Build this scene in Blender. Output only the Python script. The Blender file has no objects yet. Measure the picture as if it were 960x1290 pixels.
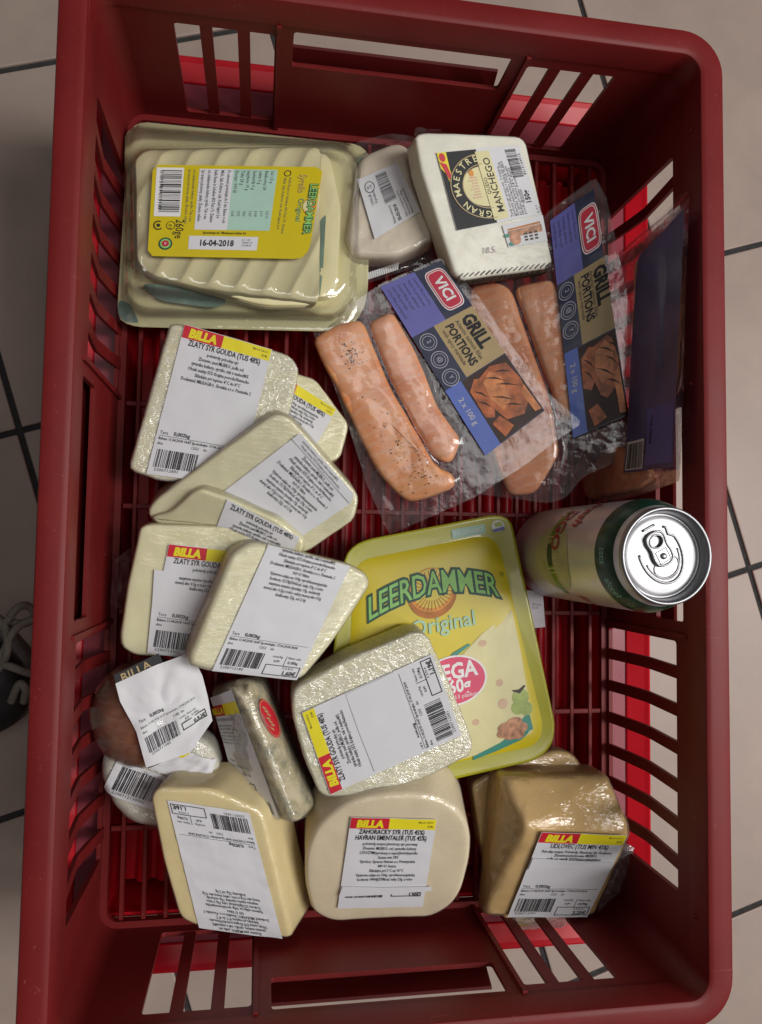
import bpy, bmesh, math, random
import numpy as np
from mathutils import Vector, Matrix, noise

# ------------------------------------------------------------------ camera, world, lights
S = bpy.context.scene
COL = S.collection
CAMERA = {'loc': [-0.08345, -0.03064, 0.55484], 'rot': [0.0556, -0.16019, 0.01554], 'lens': 17.673}
cd = bpy.data.cameras.new('camera')
cam = bpy.data.objects.new('camera', cd); COL.objects.link(cam)
cam.location = CAMERA['loc']; cam.rotation_euler = CAMERA['rot']
cd.sensor_fit = 'VERTICAL'; cd.sensor_height = 24.0; cd.lens = CAMERA['lens']
cd.clip_start = 0.01; cd.clip_end = 50
S.camera = cam
S.view_settings.view_transform = 'Standard'; S.view_settings.look = 'None'
S.view_settings.exposure = 0.12; S.view_settings.gamma = 1.0
S.view_settings.use_curve_mapping = False
S.cycles.use_denoising = True
S.cycles.max_bounces = 10; S.cycles.transparent_max_bounces = 24
S.cycles.sample_clamp_indirect = 4.0
S.cycles.caustics_reflective = False; S.cycles.caustics_refractive = False

W = bpy.data.worlds.new('World'); S.world = W; W.use_nodes = True
bg = W.node_tree.nodes['Background']
bg.inputs[0].default_value = (1.0, 0.95, 0.92, 1); bg.inputs[1].default_value = 0.042

def tube_light(loc, target, sx, sy, power, col=(1.0, 0.985, 0.97)):
    l = bpy.data.lights.new('ceiling_tube', 'AREA'); l.shape = 'RECTANGLE'
    l.size = sx; l.size_y = sy; l.energy = power; l.color = col
    o = bpy.data.objects.new('ceiling_tube', l); COL.objects.link(o)
    o.location = loc
    o.rotation_euler = (Vector(target) - Vector(loc)).to_track_quat('-Z', 'Y').to_euler()
    return o
tube_light((1.30, 0.02, 1.85), (0, 0, 0), 0.50, 1.6, 32, (1.0, 0.975, 0.95))
tube_light((1.60, -0.95, 2.0), (0, 0, 0), 0.25, 1.3, 7, (1.0, 0.96, 0.92))
tube_light((-0.05, 0.05, 2.30), (0, 0, 0), 0.45, 1.6, 5.2, (1.0, 0.97, 0.94))

# ------------------------------------------------------------------ helpers
MM = 0.001
random.seed(7)

def empty(name, loc=(0, 0, 0), rot=(0, 0, 0)):
    o = bpy.data.objects.new(name, None); COL.objects.link(o)
    o.empty_display_size = 0.01
    o.location = loc; o.rotation_euler = rot
    return o

def tag(o, label=None, cat=None, group=None, kind=None):
    if label: o['label'] = label
    if cat: o['category'] = cat
    if group: o['group'] = group
    if kind: o['kind'] = kind
    return o

def mesh_obj(name, verts, faces, mat, parent=None, smooth=False):
    me = bpy.data.meshes.new(name)
    me.from_pydata([tuple(map(float, v)) for v in verts], [], [tuple(int(i) for i in f) for f in faces])
    me.validate(); me.update()
    if smooth:
        me.polygons.foreach_set('use_smooth', [True] * len(me.polygons))
    if mat: me.materials.append(mat)
    o = bpy.data.objects.new(name, me); COL.objects.link(o)
    if parent: o.parent = parent
    return o

def bm_obj(name, bm, mat, parent=None, smooth=False):
    me = bpy.data.meshes.new(name); bm.normal_update(); bm.to_mesh(me); bm.free()
    if smooth: me.polygons.foreach_set('use_smooth', [True] * len(me.polygons))
    if mat: me.materials.append(mat)
    o = bpy.data.objects.new(name, me); COL.objects.link(o)
    if parent: o.parent = parent
    return o

def box_mesh(name, x0, x1, y0, y1, z0, z1, bevel=0.0, segs=2):
    bm = bmesh.new()
    bmesh.ops.create_cube(bm, size=1)
    bmesh.ops.scale(bm, vec=(x1 - x0, y1 - y0, z1 - z0), verts=bm.verts)
    bmesh.ops.translate(bm, vec=((x0 + x1) / 2, (y0 + y1) / 2, (z0 + z1) / 2), verts=bm.verts)
    if bevel:
        bmesh.ops.bevel(bm, geom=list(bm.edges), offset=bevel, segments=segs, affect='EDGES', profile=0.5)
    return bm

def box(name, x0, x1, y0, y1, z0, z1, mat, parent=None, bevel=0.0):
    return bm_obj(name, box_mesh(name, x0, x1, y0, y1, z0, z1, bevel), mat, parent)

def shared(name, me, parent, loc=(0, 0, 0), rotz=0):
    o = bpy.data.objects.new(name, me); COL.objects.link(o)
    o.parent = parent; o.location = loc; o.rotation_euler = (0, 0, rotz)
    return o

def tube(points, rad, n=8, closed=False):
    pts = [Vector(p) for p in points]; V = []; Fc = []
    m = len(pts)
    for i, p in enumerate(pts):
        a = pts[i - 1] if (i > 0 or closed) else p
        b = pts[(i + 1) % m] if (i < m - 1 or closed) else p
        t = (b - a).normalized()
        u = t.cross(Vector((0, 0, 1)))
        if u.length < 1e-3: u = t.cross(Vector((0, 1, 0)))
        u.normalize(); w = u.cross(t)
        r = rad[i] if isinstance(rad, (list, tuple)) else rad
        for k in range(n):
            a_ = 2 * math.pi * k / n
            V.append(p + (u * math.cos(a_) + w * math.sin(a_)) * r)
    for i in range(m if closed else m - 1):
        for k in range(n):
            j = (i + 1) % m
            Fc.append((i * n + k, i * n + (k + 1) % n, j * n + (k + 1) % n, j * n + k))
    if not closed:
        Fc.append(tuple(range(n - 1, -1, -1))); Fc.append(tuple((m - 1) * n + k for k in range(n)))
    return V, Fc

# ---- polygons (2D, mm)
def area(p):
    p = np.asarray(p); x, y = p[:, 0], p[:, 1]
    return 0.5 * np.sum(x * np.roll(y, -1) - y * np.roll(x, -1))

def ccw(p):
    p = np.asarray(p, float)
    return p if area(p) > 0 else p[::-1].copy()

def round_poly(p, r=6.0, n=96):
    """corner-rounded, evenly resampled outline"""
    p = ccw(p); m = len(p); out = []
    for i in range(m):
        a, b, c = p[i - 1], p[i], p[(i + 1) % m]
        da = np.linalg.norm(a - b); dc = np.linalg.norm(c - b)
        q = min(r, da * .45, dc * .45)
        s = b + (a - b) / da * q; e = b + (c - b) / dc * q
        for t in np.linspace(0, 1, 7):
            out.append((1 - t) ** 2 * s + 2 * t * (1 - t) * b + t * t * e)
    out = np.array(out)
    seg = np.linalg.norm(np.roll(out, -1, 0) - out, axis=1)
    cum = np.r_[0, np.cumsum(seg)]
    ts = np.linspace(0, cum[-1], n, endpoint=False)
    full = np.vstack([out, out[:1]])
    return np.stack([np.interp(ts, cum, full[:, 0]), np.interp(ts, cum, full[:, 1])], 1)

def inset(p, d):
    t = np.roll(p, -1, 0) - np.roll(p, 1, 0)
    t /= np.linalg.norm(t, axis=1)[:, None] + 1e-9
    nrm = np.stack([-t[:, 1], t[:, 0]], 1)
    return p + nrm * d

def sdist(pts, poly):
    """signed distance, positive inside (mm)"""
    pts = np.asarray(pts, float); a = np.asarray(poly, float); b = np.roll(a, -1, 0)
    ab = b - a; L2 = (ab ** 2).sum(1) + 1e-12
    best = np.full(len(pts), 1e9); inside = np.zeros(len(pts), bool)
    for i in range(len(a)):
        ap = pts - a[i]
        t = np.clip((ap @ ab[i]) / L2[i], 0, 1)
        best = np.minimum(best, np.linalg.norm(ap - t[:, None] * ab[i], axis=1))
        c = ((a[i, 1] > pts[:, 1]) != (b[i, 1] > pts[:, 1]))
        with np.errstate(divide='ignore', invalid='ignore'):
            xi = (b[i, 0] - a[i, 0]) * (pts[:, 1] - a[i, 1]) / (b[i, 1] - a[i, 1] + 1e-15) + a[i, 0]
        inside ^= c & (pts[:, 0] < xi)
    return np.where(inside, best, -best)

def nz(x, y, z=0.0):
    return noise.noise(Vector((x, y, z)))

def ring_solid(rings, cap_top=True, cap_bottom=True):
    """rings: list of (n,3) arrays, same n -> verts, faces"""
    n = len(rings[0]); V = np.vstack(rings); Fc = []
    for i in range(len(rings) - 1):
        for k in range(n):
            Fc.append((i * n + k, i * n + (k + 1) % n, (i + 1) * n + (k + 1) % n, (i + 1) * n + k))
    V = list(map(tuple, V))
    if cap_bottom:
        V.append(tuple(rings[0].mean(0))); c = len(V) - 1
        for k in range(n): Fc.append((c, (k + 1) % n, k))
    if cap_top:
        V.append(tuple(rings[-1].mean(0))); c = len(V) - 1; b = (len(rings) - 1) * n
        for k in range(n): Fc.append((b + k, b + (k + 1) % n, c))
    return V, Fc

def smooth_noise_displace(me, amp, freq, seed=0.0, octs=2):
    """displace along normals; amp in m, freq in 1/m"""
    nn = [v.normal.copy() for v in me.vertices]
    for v, n_ in zip(me.vertices, nn):
        d = 0; a = 1.0; f = freq
        for o in range(octs):
            d += a * noise.noise(Vector((v.co.x * f + seed, v.co.y * f - seed, v.co.z * f + 2 * seed))); a *= .5; f *= 2.1
        v.co += n_ * d * amp
    me.update()

# ------------------------------------------------------------------ materials
def new_mat(name):
    m = bpy.data.materials.new(name); m.use_nodes = True
    nt = m.node_tree
    return m, nt, nt.nodes['Principled BSDF']

def node(nt, t, **kw):
    n_ = nt.nodes.new(t)
    for k, v in kw.items(): setattr(n_, k, v)
    return n_

def coords(nt, scale=(1, 1, 1)):
    tc = node(nt, 'ShaderNodeTexCoord'); mp = node(nt, 'ShaderNodeMapping')
    mp.inputs['Scale'].default_value = scale
    nt.links.new(tc.outputs['Object'], mp.inputs['Vector'])
    return mp.outputs['Vector']

def noise_tex(nt, vec, scale, detail=4, rough=.55, dist=0.0):
    t = node(nt, 'ShaderNodeTexNoise'); t.inputs['Scale'].default_value = scale
    t.inputs['Detail'].default_value = detail; t.inputs['Roughness'].default_value = rough
    t.inputs['Distortion'].default_value = dist
    nt.links.new(vec, t.inputs['Vector'])
    return t.outputs['Fac']

def ramp(nt, fac, stops):
    r = node(nt, 'ShaderNodeValToRGB'); el = r.color_ramp.elements
    while len(el) < len(stops): el.new(.5)
    for e, (p, c) in zip(el, stops): e.position = p; e.color = (*c, 1)
    nt.links.new(fac, r.inputs['Fac'])
    return r.outputs['Color']

def bump(nt, height, strength, dist=0.001):
    b = node(nt, 'ShaderNodeBump'); b.inputs['Strength'].default_value = strength
    b.inputs['Distance'].default_value = dist
    nt.links.new(height, b.inputs['Height'])
    return b.outputs['Normal']

def plain(name, col, rough=.5, var=.12, scale=60, bumps=0.0, metal=0.0, spec=.5, sss=0.0, sssr=(.006, .004, .002), coat=0.0, bscale=400):
    m, nt, p = new_mat(name)
    v = coords(nt)
    f = noise_tex(nt, v, scale)
    lo = tuple(c * (1 - var) for c in col); hi = tuple(min(1, c * (1 + var)) for c in col)
    nt.links.new(ramp(nt, f, [(.3, lo), (.7, hi)]), p.inputs['Base Color'])
    p.inputs['Roughness'].default_value = rough; p.inputs['Metallic'].default_value = metal
    p.inputs['Specular IOR Level'].default_value = spec
    p.inputs['Coat Weight'].default_value = coat
    if sss:
        p.inputs['Subsurface Weight'].default_value = sss
        p.inputs['Subsurface Radius'].default_value = sssr; p.inputs['Subsurface Scale'].default_value = 1.0
    if bumps:
        nt.links.new(bump(nt, noise_tex(nt, v, bscale, 5), bumps, .0008), p.inputs['Normal'])
    return m

def scuffed(name, col, rough, scuff, wear=0.0):
    """moulded plastic with pale hairline scuffs and a slightly uneven gloss"""
    m, nt, p = new_mat(name)
    v = coords(nt)
    f = noise_tex(nt, v, 18, 5)
    base = ramp(nt, f, [(.25, tuple(c * .86 for c in col)), (.75, tuple(c * 1.12 for c in col))])
    v2 = coords(nt, (40, 40, 40))
    w = noise_tex(nt, v2, 6.0, 8, .75, 1.2)
    mask = ramp(nt, w, [(.62, (0, 0, 0)), (.72, (1, 1, 1))])
    mix = node(nt, 'ShaderNodeMix', data_type='RGBA')
    mul = node(nt, 'ShaderNodeMath', operation='MULTIPLY'); mul.inputs[1].default_value = scuff
    sc1 = noise_tex(nt, coords(nt, (260, 9, 60)), 1.0, 3, .6, .4); sc2 = noise_tex(nt, coords(nt, (9, 260, 60)), 1.0, 3, .6, .4)
    mxs = node(nt, 'ShaderNodeMath', operation='MAXIMUM'); nt.links.new(sc1, mxs.inputs[0]); nt.links.new(sc2, mxs.inputs[1])
    smk = ramp(nt, mxs.outputs[0], [(.71, (0, 0, 0)), (.78, (.8, .8, .8))])
    mxm = node(nt, 'ShaderNodeMath', operation='MAXIMUM'); nt.links.new(mask, mxm.inputs[0]); nt.links.new(smk, mxm.inputs[1])
    gm = node(nt, 'ShaderNodeNewGeometry'); pr = ramp(nt, gm.outputs['Pointiness'], [(.535, (0, 0, 0)), (.60, (1, 1, 1))])
    wn = ramp(nt, noise_tex(nt, v, 55, 5, .7), [(.46, (0, 0, 0)), (.62, (1, 1, 1))])
    pw = node(nt, 'ShaderNodeMath', operation='MULTIPLY'); nt.links.new(pr, pw.inputs[0]); nt.links.new(wn, pw.inputs[1])
    p0 = pw; pw = node(nt, 'ShaderNodeMath', operation='MULTIPLY'); nt.links.new(p0.outputs[0], pw.inputs[0]); pw.inputs[1].default_value = wear
    mx3 = node(nt, 'ShaderNodeMath', operation='MAXIMUM'); nt.links.new(mxm.outputs[0], mx3.inputs[0]); nt.links.new(pw.outputs[0], mx3.inputs[1])
    nt.links.new(mx3.outputs[0], mul.inputs[0]); nt.links.new(mul.outputs[0], mix.inputs[0])
    nt.links.new(base, mix.inputs[6]); mix.inputs[7].default_value = (min(1, col[0] * 1.8 + .1), col[1] + .13, col[2] + .12, 1)
    nt.links.new(mix.outputs[2], p.inputs['Base Color'])
    rr = node(nt, 'ShaderNodeMapRange'); rr.inputs[3].default_value = rough - .08; rr.inputs[4].default_value = rough + .12
    nt.links.new(f, rr.inputs[0]); nt.links.new(rr.outputs[0], p.inputs['Roughness'])
    nt.links.new(bump(nt, noise_tex(nt, v, 900, 3), .12, .0003), p.inputs['Normal'])
    p.inputs['Specular IOR Level'].default_value = .32
    return m

def film(name, haze=.06, wr=.6, wscale=120, stretch=(1, 1, 1), rough=.12, tint=(1, 1, 1), refl=.07, fres=1.3, edge=.8, fold=48):
    """thin clear wrap: see-through with wrinkled, sharp reflections and a slight milky haze"""
    m, nt, p = new_mat(name)
    nt.nodes.remove(p)
    out = nt.nodes['Material Output']
    v = coords(nt, stretch)
    h1 = noise_tex(nt, v, wscale, 3, .55, 1.4)
    vo = node(nt, 'ShaderNodeTexVoronoi', feature='DISTANCE_TO_EDGE'); vo.inputs['Scale'].default_value = wscale * .9
    nt.links.new(v, vo.inputs['Vector'])
    add = node(nt, 'ShaderNodeMath', operation='ADD')
    n2 = noise_tex(nt, v, wscale * .45, 4, .6, 2.2)
    sb = node(nt, 'ShaderNodeMath', operation='SUBTRACT'); sb.inputs[1].default_value = .5; nt.links.new(n2, sb.inputs[0])
    ab = node(nt, 'ShaderNodeMath', operation='ABSOLUTE'); nt.links.new(sb.outputs[0], ab.inputs[0])
    rd = node(nt, 'ShaderNodeMath', operation='MULTIPLY_ADD'); rd.inputs[1].default_value = -2.5; nt.links.new(ab.outputs[0], rd.inputs[0]); nt.links.new(h1, rd.inputs[2])
    nt.links.new(rd.outputs[0], add.inputs[0]); nt.links.new(vo.outputs['Distance'], add.inputs[1])
    v3_ = node(nt, 'ShaderNodeTexVoronoi', feature='DISTANCE_TO_EDGE'); v3_.inputs['Scale'].default_value = fold; v3_.inputs['Randomness'].default_value = 1.0
    dv = node(nt, 'ShaderNodeVectorMath', operation='MULTIPLY_ADD'); nn_ = node(nt, 'ShaderNodeTexNoise'); nn_.inputs['Scale'].default_value = 25
    nt.links.new(v, nn_.inputs['Vector']); nt.links.new(nn_.outputs['Color'], dv.inputs[0]); dv.inputs[1].default_value = (.02, .02, .02); nt.links.new(v, dv.inputs[2]); nt.links.new(dv.outputs[0], v3_.inputs['Vector'])
    cr = node(nt, 'ShaderNodeMapRange'); cr.inputs[1].default_value = 0; cr.inputs[2].default_value = .10; cr.inputs[3].default_value = .30; cr.inputs[4].default_value = 0
    nt.links.new(v3_.outputs['Distance'], cr.inputs[0])
    ad2 = node(nt, 'ShaderNodeMath', operation='ADD'); nt.links.new(add.outputs[0], ad2.inputs[0]); nt.links.new(cr.outputs[0], ad2.inputs[1])
    lo_ = noise_tex(nt, coords(nt), 26, 3, .6, .8)
    am = node(nt, 'ShaderNodeMapRange'); am.inputs[1].default_value = .35; am.inputs[2].default_value = .68; am.inputs[3].default_value = .2; am.inputs[4].default_value = 1.7
    nt.links.new(lo_, am.inputs[0])
    ad3 = node(nt, 'ShaderNodeMath', operation='MULTIPLY'); nt.links.new(ad2.outputs[0], ad3.inputs[0]); nt.links.new(am.outputs[0], ad3.inputs[1])
    nrm = bump(nt, ad3.outputs[0], wr, .004)
    tr = node(nt, 'ShaderNodeBsdfTransparent'); tr.inputs[0].default_value = (*tint, 1)
    gl = node(nt, 'ShaderNodeBsdfGlossy'); gl.inputs['Roughness'].default_value = rough
    gl.inputs['Color'].default_value = (1, 1, 1, 1)
    nt.links.new(nrm, gl.inputs['Normal'])
    fr = node(nt, 'ShaderNodeFresnel'); fr.inputs['IOR'].default_value = fres
    mf = node(nt, 'ShaderNodeMath', operation='MULTIPLY_ADD'); mf.inputs[1].default_value = edge; mf.inputs[2].default_value = refl
    mf.use_clamp = True
    nt.links.new(fr.outputs[0], mf.inputs[0])
    df = node(nt, 'ShaderNodeBsdfDiffuse'); df.inputs[0].default_value = (.9, .9, .92, 1)
    m1 = node(nt, 'ShaderNodeMixShader')
    hz = node(nt, 'ShaderNodeMapRange'); hz.inputs[1].default_value = .3; hz.inputs[2].default_value = .75; hz.inputs[3].default_value = haze * .4; hz.inputs[4].default_value = haze * 1.9
    nt.links.new(h1, hz.inputs[0]); nt.links.new(hz.outputs[0], m1.inputs[0])
    nt.links.new(tr.outputs[0], m1.inputs[1]); nt.links.new(df.outputs[0], m1.inputs[2])
    m2 = node(nt, 'ShaderNodeMixShader')
    nt.links.new(mf.outputs[0], m2.inputs[0]); nt.links.new(m1.outputs[0], m2.inputs[1]); nt.links.new(gl.outputs[0], m2.inputs[2])
    nt.links.new(m2.outputs[0], out.inputs['Surface'])
    return m

M = {}
M['red'] = scuffed('red_basket_plastic', (.180, .0115, .0115), .48, .5)
M['red_rim'] = scuffed('worn_basket_rim', (.185, .0120, .0120), .46, .6, 1.0)
M['bright'] = scuffed('bright_red_plastic', (.58, .007, .018), .30, .12)
M['ledge'] = scuffed('mauve_sheen_plastic', (.30, .055, .075), .24, .35)  # mauve base colour paints the glossy reflection of light into the ledge
M['tile'] = plain('floor_tile', (.43, .335, .285), .42, .10, 14, .08, bscale=250)
def speckled(name, col):
    m, nt, p = new_mat(name)
    v = coords(nt); f = noise_tex(nt, v, 12, 6, .6); s_ = noise_tex(nt, v, 330, 2, .5); g = noise_tex(nt, v, 3.0, 5, .6)
    c = ramp(nt, f, [(.25, tuple(x * .86 for x in col)), (.75, tuple(x * 1.10 for x in col))])
    k = ramp(nt, s_, [(.70, (0, 0, 0)), (.76, (.55, .55, .55))])
    mx = node(nt, 'ShaderNodeMix', data_type='RGBA'); nt.links.new(k, mx.inputs[0]); nt.links.new(c, mx.inputs[6]); mx.inputs[7].default_value = (col[0] * .45, col[1] * .42, col[2] * .40, 1)
    nt.links.new(mx.outputs[2], p.inputs['Base Color'])
    r_ = node(nt, 'ShaderNodeMapRange'); r_.inputs[3].default_value = .30; r_.inputs[4].default_value = .62; nt.links.new(g, r_.inputs[0]); nt.links.new(r_.outputs[0], p.inputs['Roughness'])
    nt.links.new(bump(nt, noise_tex(nt, v, 160, 4), .06, .001), p.inputs['Normal'])
    return m
M['tile'] = speckled('floor_tile', (.43, .335, .285))
M['grout'] = plain('dark_grout', (.035, .033, .034), .9, .3, 200, .3)
M['paper'] = plain('label_paper', (.72, .72, .75), .55, .02, 60)
M['paper2'] = plain('crumpled_label_paper', (.76, .76, .79), .6, .02, 60)
M['black'] = plain('black_print', (.012, .012, .014), .6, .1)
M['grey'] = plain('grey_print', (.10, .10, .12), .6, .1)
M['billa_red'] = plain('header_red', (.62, .018, .035), .5, .03)
M['billa_yel'] = plain('header_yellow', (.86, .74, .02), .5, .03)
M['white'] = plain('white_print', (.82, .82, .82), .5, .02)
M['gouda'] = plain('gouda_cheese', (.92, .86, .54), .6, .05, 45, .15, spec=.2, sss=.15, bscale=160)
M['gouda_side'] = M['gouda']
M['emmental'] = plain('emmental_cheese', (.90, .76, .52), .6, .06, 40, .15, spec=.2, sss=.15, bscale=120)
M['firm'] = plain('firm_yellow_cheese', (.87, .71, .36), .6, .08, 35, .15, spec=.2, sss=.15, bscale=120)
M['smoke'] = plain('amber_cheese', (.72, .47, .18), .6, .07, 35, .15, spec=.2, sss=.15, bscale=120)
M['manchego'] = plain('white_cheese', (.84, .82, .70), .6, .05, 60, .2, spec=.2, sss=.15, bscale=120)
M['rind'] = plain('dark_rind', (.06, .045, .035), .7, .4, 300, .4)
M['pale'] = plain('pale_cheese', (.88, .78, .60), .6, .07, 60, .15, spec=.2)
M['swhite'] = plain('soft_white_cheese', (.84, .80, .62), .6, .07, 90, .4, spec=.2, bscale=200)
M['film_soft'] = film('cling_film_taut', .04, .17, 70, (1, 2.2, 1), rough=.08, refl=.06, edge=.5)
M['film_clean'] = film('cling_film_tight', .02, .06, 60, rough=.2, refl=.006, edge=.25, fold=20)
M['film_crinkle'] = film('cling_film_crinkled', .20, .36, 165, (1, 1.5, .6), .11, refl=.12, edge=.5, fold=70)
M['film_side'] = film('cling_film_stretched', .10, .20, 58, (.8, 4.5, 1), .10, refl=.07, edge=.5)
M['pouch'] = film('vacuum_pouch_film', .035, .085, 42, rough=.07, refl=.03, fold=22, tint=(.99, .98, .99), edge=.6)
M['tray'] = film('clear_tray_plastic', .03, .05, 25, rough=.05, refl=.09, fres=1.4)
M['teal'] = plain('teal_print', (.05, .27, .21), .5, .1)
M['faint'] = plain('faint_green_print', (.17, .27, .21), .6, .35, 60)
M['mint'] = plain('mint_print', (.42, .64, .53), .5, .05)
M['yellow'] = plain('pack_yellow', (.66, .53, .012), .34, .03)
M['lime'] = plain('pack_lime_yellow', (.42, .40, .02), .28, .04, 30, coat=.3)
M['slice'] = plain('cheese_slice', (.94, .83, .47), .5, .05, 40, .08, sss=.2)
M['pale_lid'] = plain('pale_lid_inside', (.76, .71, .38), .45, .05, 30)
M['dgreen'] = plain('dark_green_print', (.010, .075, .05), .5, .1)
M['lgreen'] = plain('light_green_print', (.27, .58, .15), .5, .12, 200)
M['ogreen'] = plain('soft_green_print', (.48, .62, .10), .5, .06)
M['orange'] = plain('orange_print', (.74, .30, .04), .5, .2, 120)
M['dorange'] = plain('brown_orange_print', (.48, .16, .02), .5, .2, 120)
M['pink'] = plain('pink_badge', (.72, .07, .16), .5, .05)
M['creamp'] = plain('printed_cheese', (.74, .68, .36), .45, .08, 40)
M['spot'] = plain('printed_hole', (.66, .45, .30), .5, .1)
M['grape'] = plain('printed_grape', (.34, .44, .10), .45, .3, 80)
M['walnut'] = plain('printed_walnut', (.50, .24, .13), .5, .5, 260)
M['navy'] = plain('navy_card', (.018, .022, .062), .35, .1)
M['card_back'] = plain('dusky_card_back', (.10, .09, .21), .3, .35, 25)
M['violet'] = plain('violet_blue_card', (.13, .13, .42), .35, .06)
M['blue'] = plain('blue_card', (.09, .15, .50), .35, .06)
M['gold'] = plain('gold_card', (.44, .32, .15), .4, .05)
M['vici_red'] = plain('red_badge', (.55, .025, .06), .4, .05)
M['silver'] = plain('pale_ring_print', (.45, .45, .52), .4, .05)
M['photo'] = plain('grilled_fish_print', (.42, .11, .030), .4, .55, 130)
M['photo2'] = plain('grilled_fish_light', (.62, .22, .07), .4, .35, 160)
M['char'] = plain('grill_mark_print', (.035, .012, .008), .5, .2)
M['shoe'] = plain('grey_shoe_leather', (.14, .125, .115), .6, .3, 120, .3)
M['lace'] = plain('beige_lace', (.20, .175, .15), .8, .2, 400, .5)
M['sole'] = plain('black_sole', (.012, .011, .011), .6, .3, 80)
M['receipt'] = plain('receipt_paper', (.60, .56, .60), .6, .03)
M['stamp'] = plain('violet_stamp', (.42, .38, .42), .6, .2, 500)

def salmon_mat(name, col):
    """wet fish flesh: pale fat lines across the grain, darker and paler patches, glossy"""
    m, nt, p = new_mat(name)
    v = coords(nt)
    f = noise_tex(nt, v, 38, 6, .62, .8)
    c1 = ramp(nt, f, [(.28, (col[0] * .80, col[1] * .62, col[2] * .55)), (.50, col), (.72, (min(1, col[0] * 1.02), col[1] * 1.16, col[2] * 1.20))])
    wv = node(nt, 'ShaderNodeTexWave'); wv.inputs['Scale'].default_value = 38; wv.inputs['Distortion'].default_value = 5; wv.inputs['Detail'].default_value = 3; wv.inputs['Detail Scale'].default_value = 1.5
    mp = node(nt, 'ShaderNodeMapping'); mp.inputs['Rotation'].default_value = (0, 0, 1.15); nt.links.new(v, mp.inputs['Vector']); nt.links.new(mp.outputs[0], wv.inputs['Vector'])
    fm = ramp(nt, wv.outputs['Fac'], [(.72, (0, 0, 0)), (.95, (.25, .25, .25))])
    mix = node(nt, 'ShaderNodeMix', data_type='RGBA')
    nt.links.new(fm, mix.inputs[0]); nt.links.new(c1, mix.inputs[6]); mix.inputs[7].default_value = (.92, .62, .45, 1)
    nt.links.new(mix.outputs[2], p.inputs['Base Color'])
    p.inputs['Roughness'].default_value = .30; p.inputs['Coat Weight'].default_value = .6; p.inputs['Coat Roughness'].default_value = .12
    p.inputs['Subsurface Weight'].default_value = .12; p.inputs['Subsurface Radius'].default_value = (.010, .004, .002)
    p.inputs['Subsurface Scale'].default_value = 1.0
    nt.links.new(bump(nt, noise_tex(nt, v, 60, 5, .55, .5), .30, .002), p.inputs['Normal'])
    return m
M['salmon'] = salmon_mat('peppered_salmon', (.98, .40, .155))
M['salmon2'] = salmon_mat('salmon_flesh', (.97, .40, .19))

def blue_rind():
    m, nt, p = new_mat('mould_rind')
    v = coords(nt); f = noise_tex(nt, v, 90, 6, .65, .5)
    nt.links.new(ramp(nt, f, [(.30, (.16, .17, .10)), (.42, (.42, .37, .20)), (.55, (.62, .52, .30)), (.75, (.70, .63, .42))]), p.inputs['Base Color'])
    p.inputs['Roughness'].default_value = .5
    nt.links.new(bump(nt, f, .6, .002), p.inputs['Normal'])
    return m
M['mould'] = blue_rind()

def smoked():
    m, nt, p = new_mat('smoked_brown_rind')
    v = coords(nt); f = noise_tex(nt, v, 40, 4)
    nt.links.new(ramp(nt, f, [(.3, (.15, .04, .014)), (.7, (.34, .11, .035))]), p.inputs['Base Color'])
    p.inputs['Roughness'].default_value = .25
    return m
M['brown'] = smoked()
def aluminium(name, col, rough):
    m, nt, p = new_mat(name)
    p.inputs['Base Color'].default_value = (*col, 1); p.inputs['Metallic'].default_value = 1.0
    v = coords(nt); f = noise_tex(nt, v, 90, 4)
    rr = node(nt, 'ShaderNodeMapRange'); rr.inputs[3].default_value = rough - .05; rr.inputs[4].default_value = rough + .07
    nt.links.new(f, rr.inputs[0]); nt.links.new(rr.outputs[0], p.inputs['Roughness'])
    return m
M['alu'] = aluminium('can_aluminium', (.36, .36, .375), .42)
M['alu_body'] = plain('can_body_silver', (.70, .69, .71), .34, .04, 60, metal=.35)
M['can_green'] = plain('can_dark_green', (.004, .055, .030), .25, .1)
M['can_lgreen'] = plain('can_light_green', (.14, .30, .02), .3, .1)
M['can_yellow'] = plain('can_pale_yellow', (.52, .52, .30), .4, .2, 60)
M['can_red'] = plain('can_red_letters', (.42, .04, .05), .35, .1)
M['can_mint'] = plain('can_mint_letters', (.25, .55, .42), .35, .1)

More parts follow.
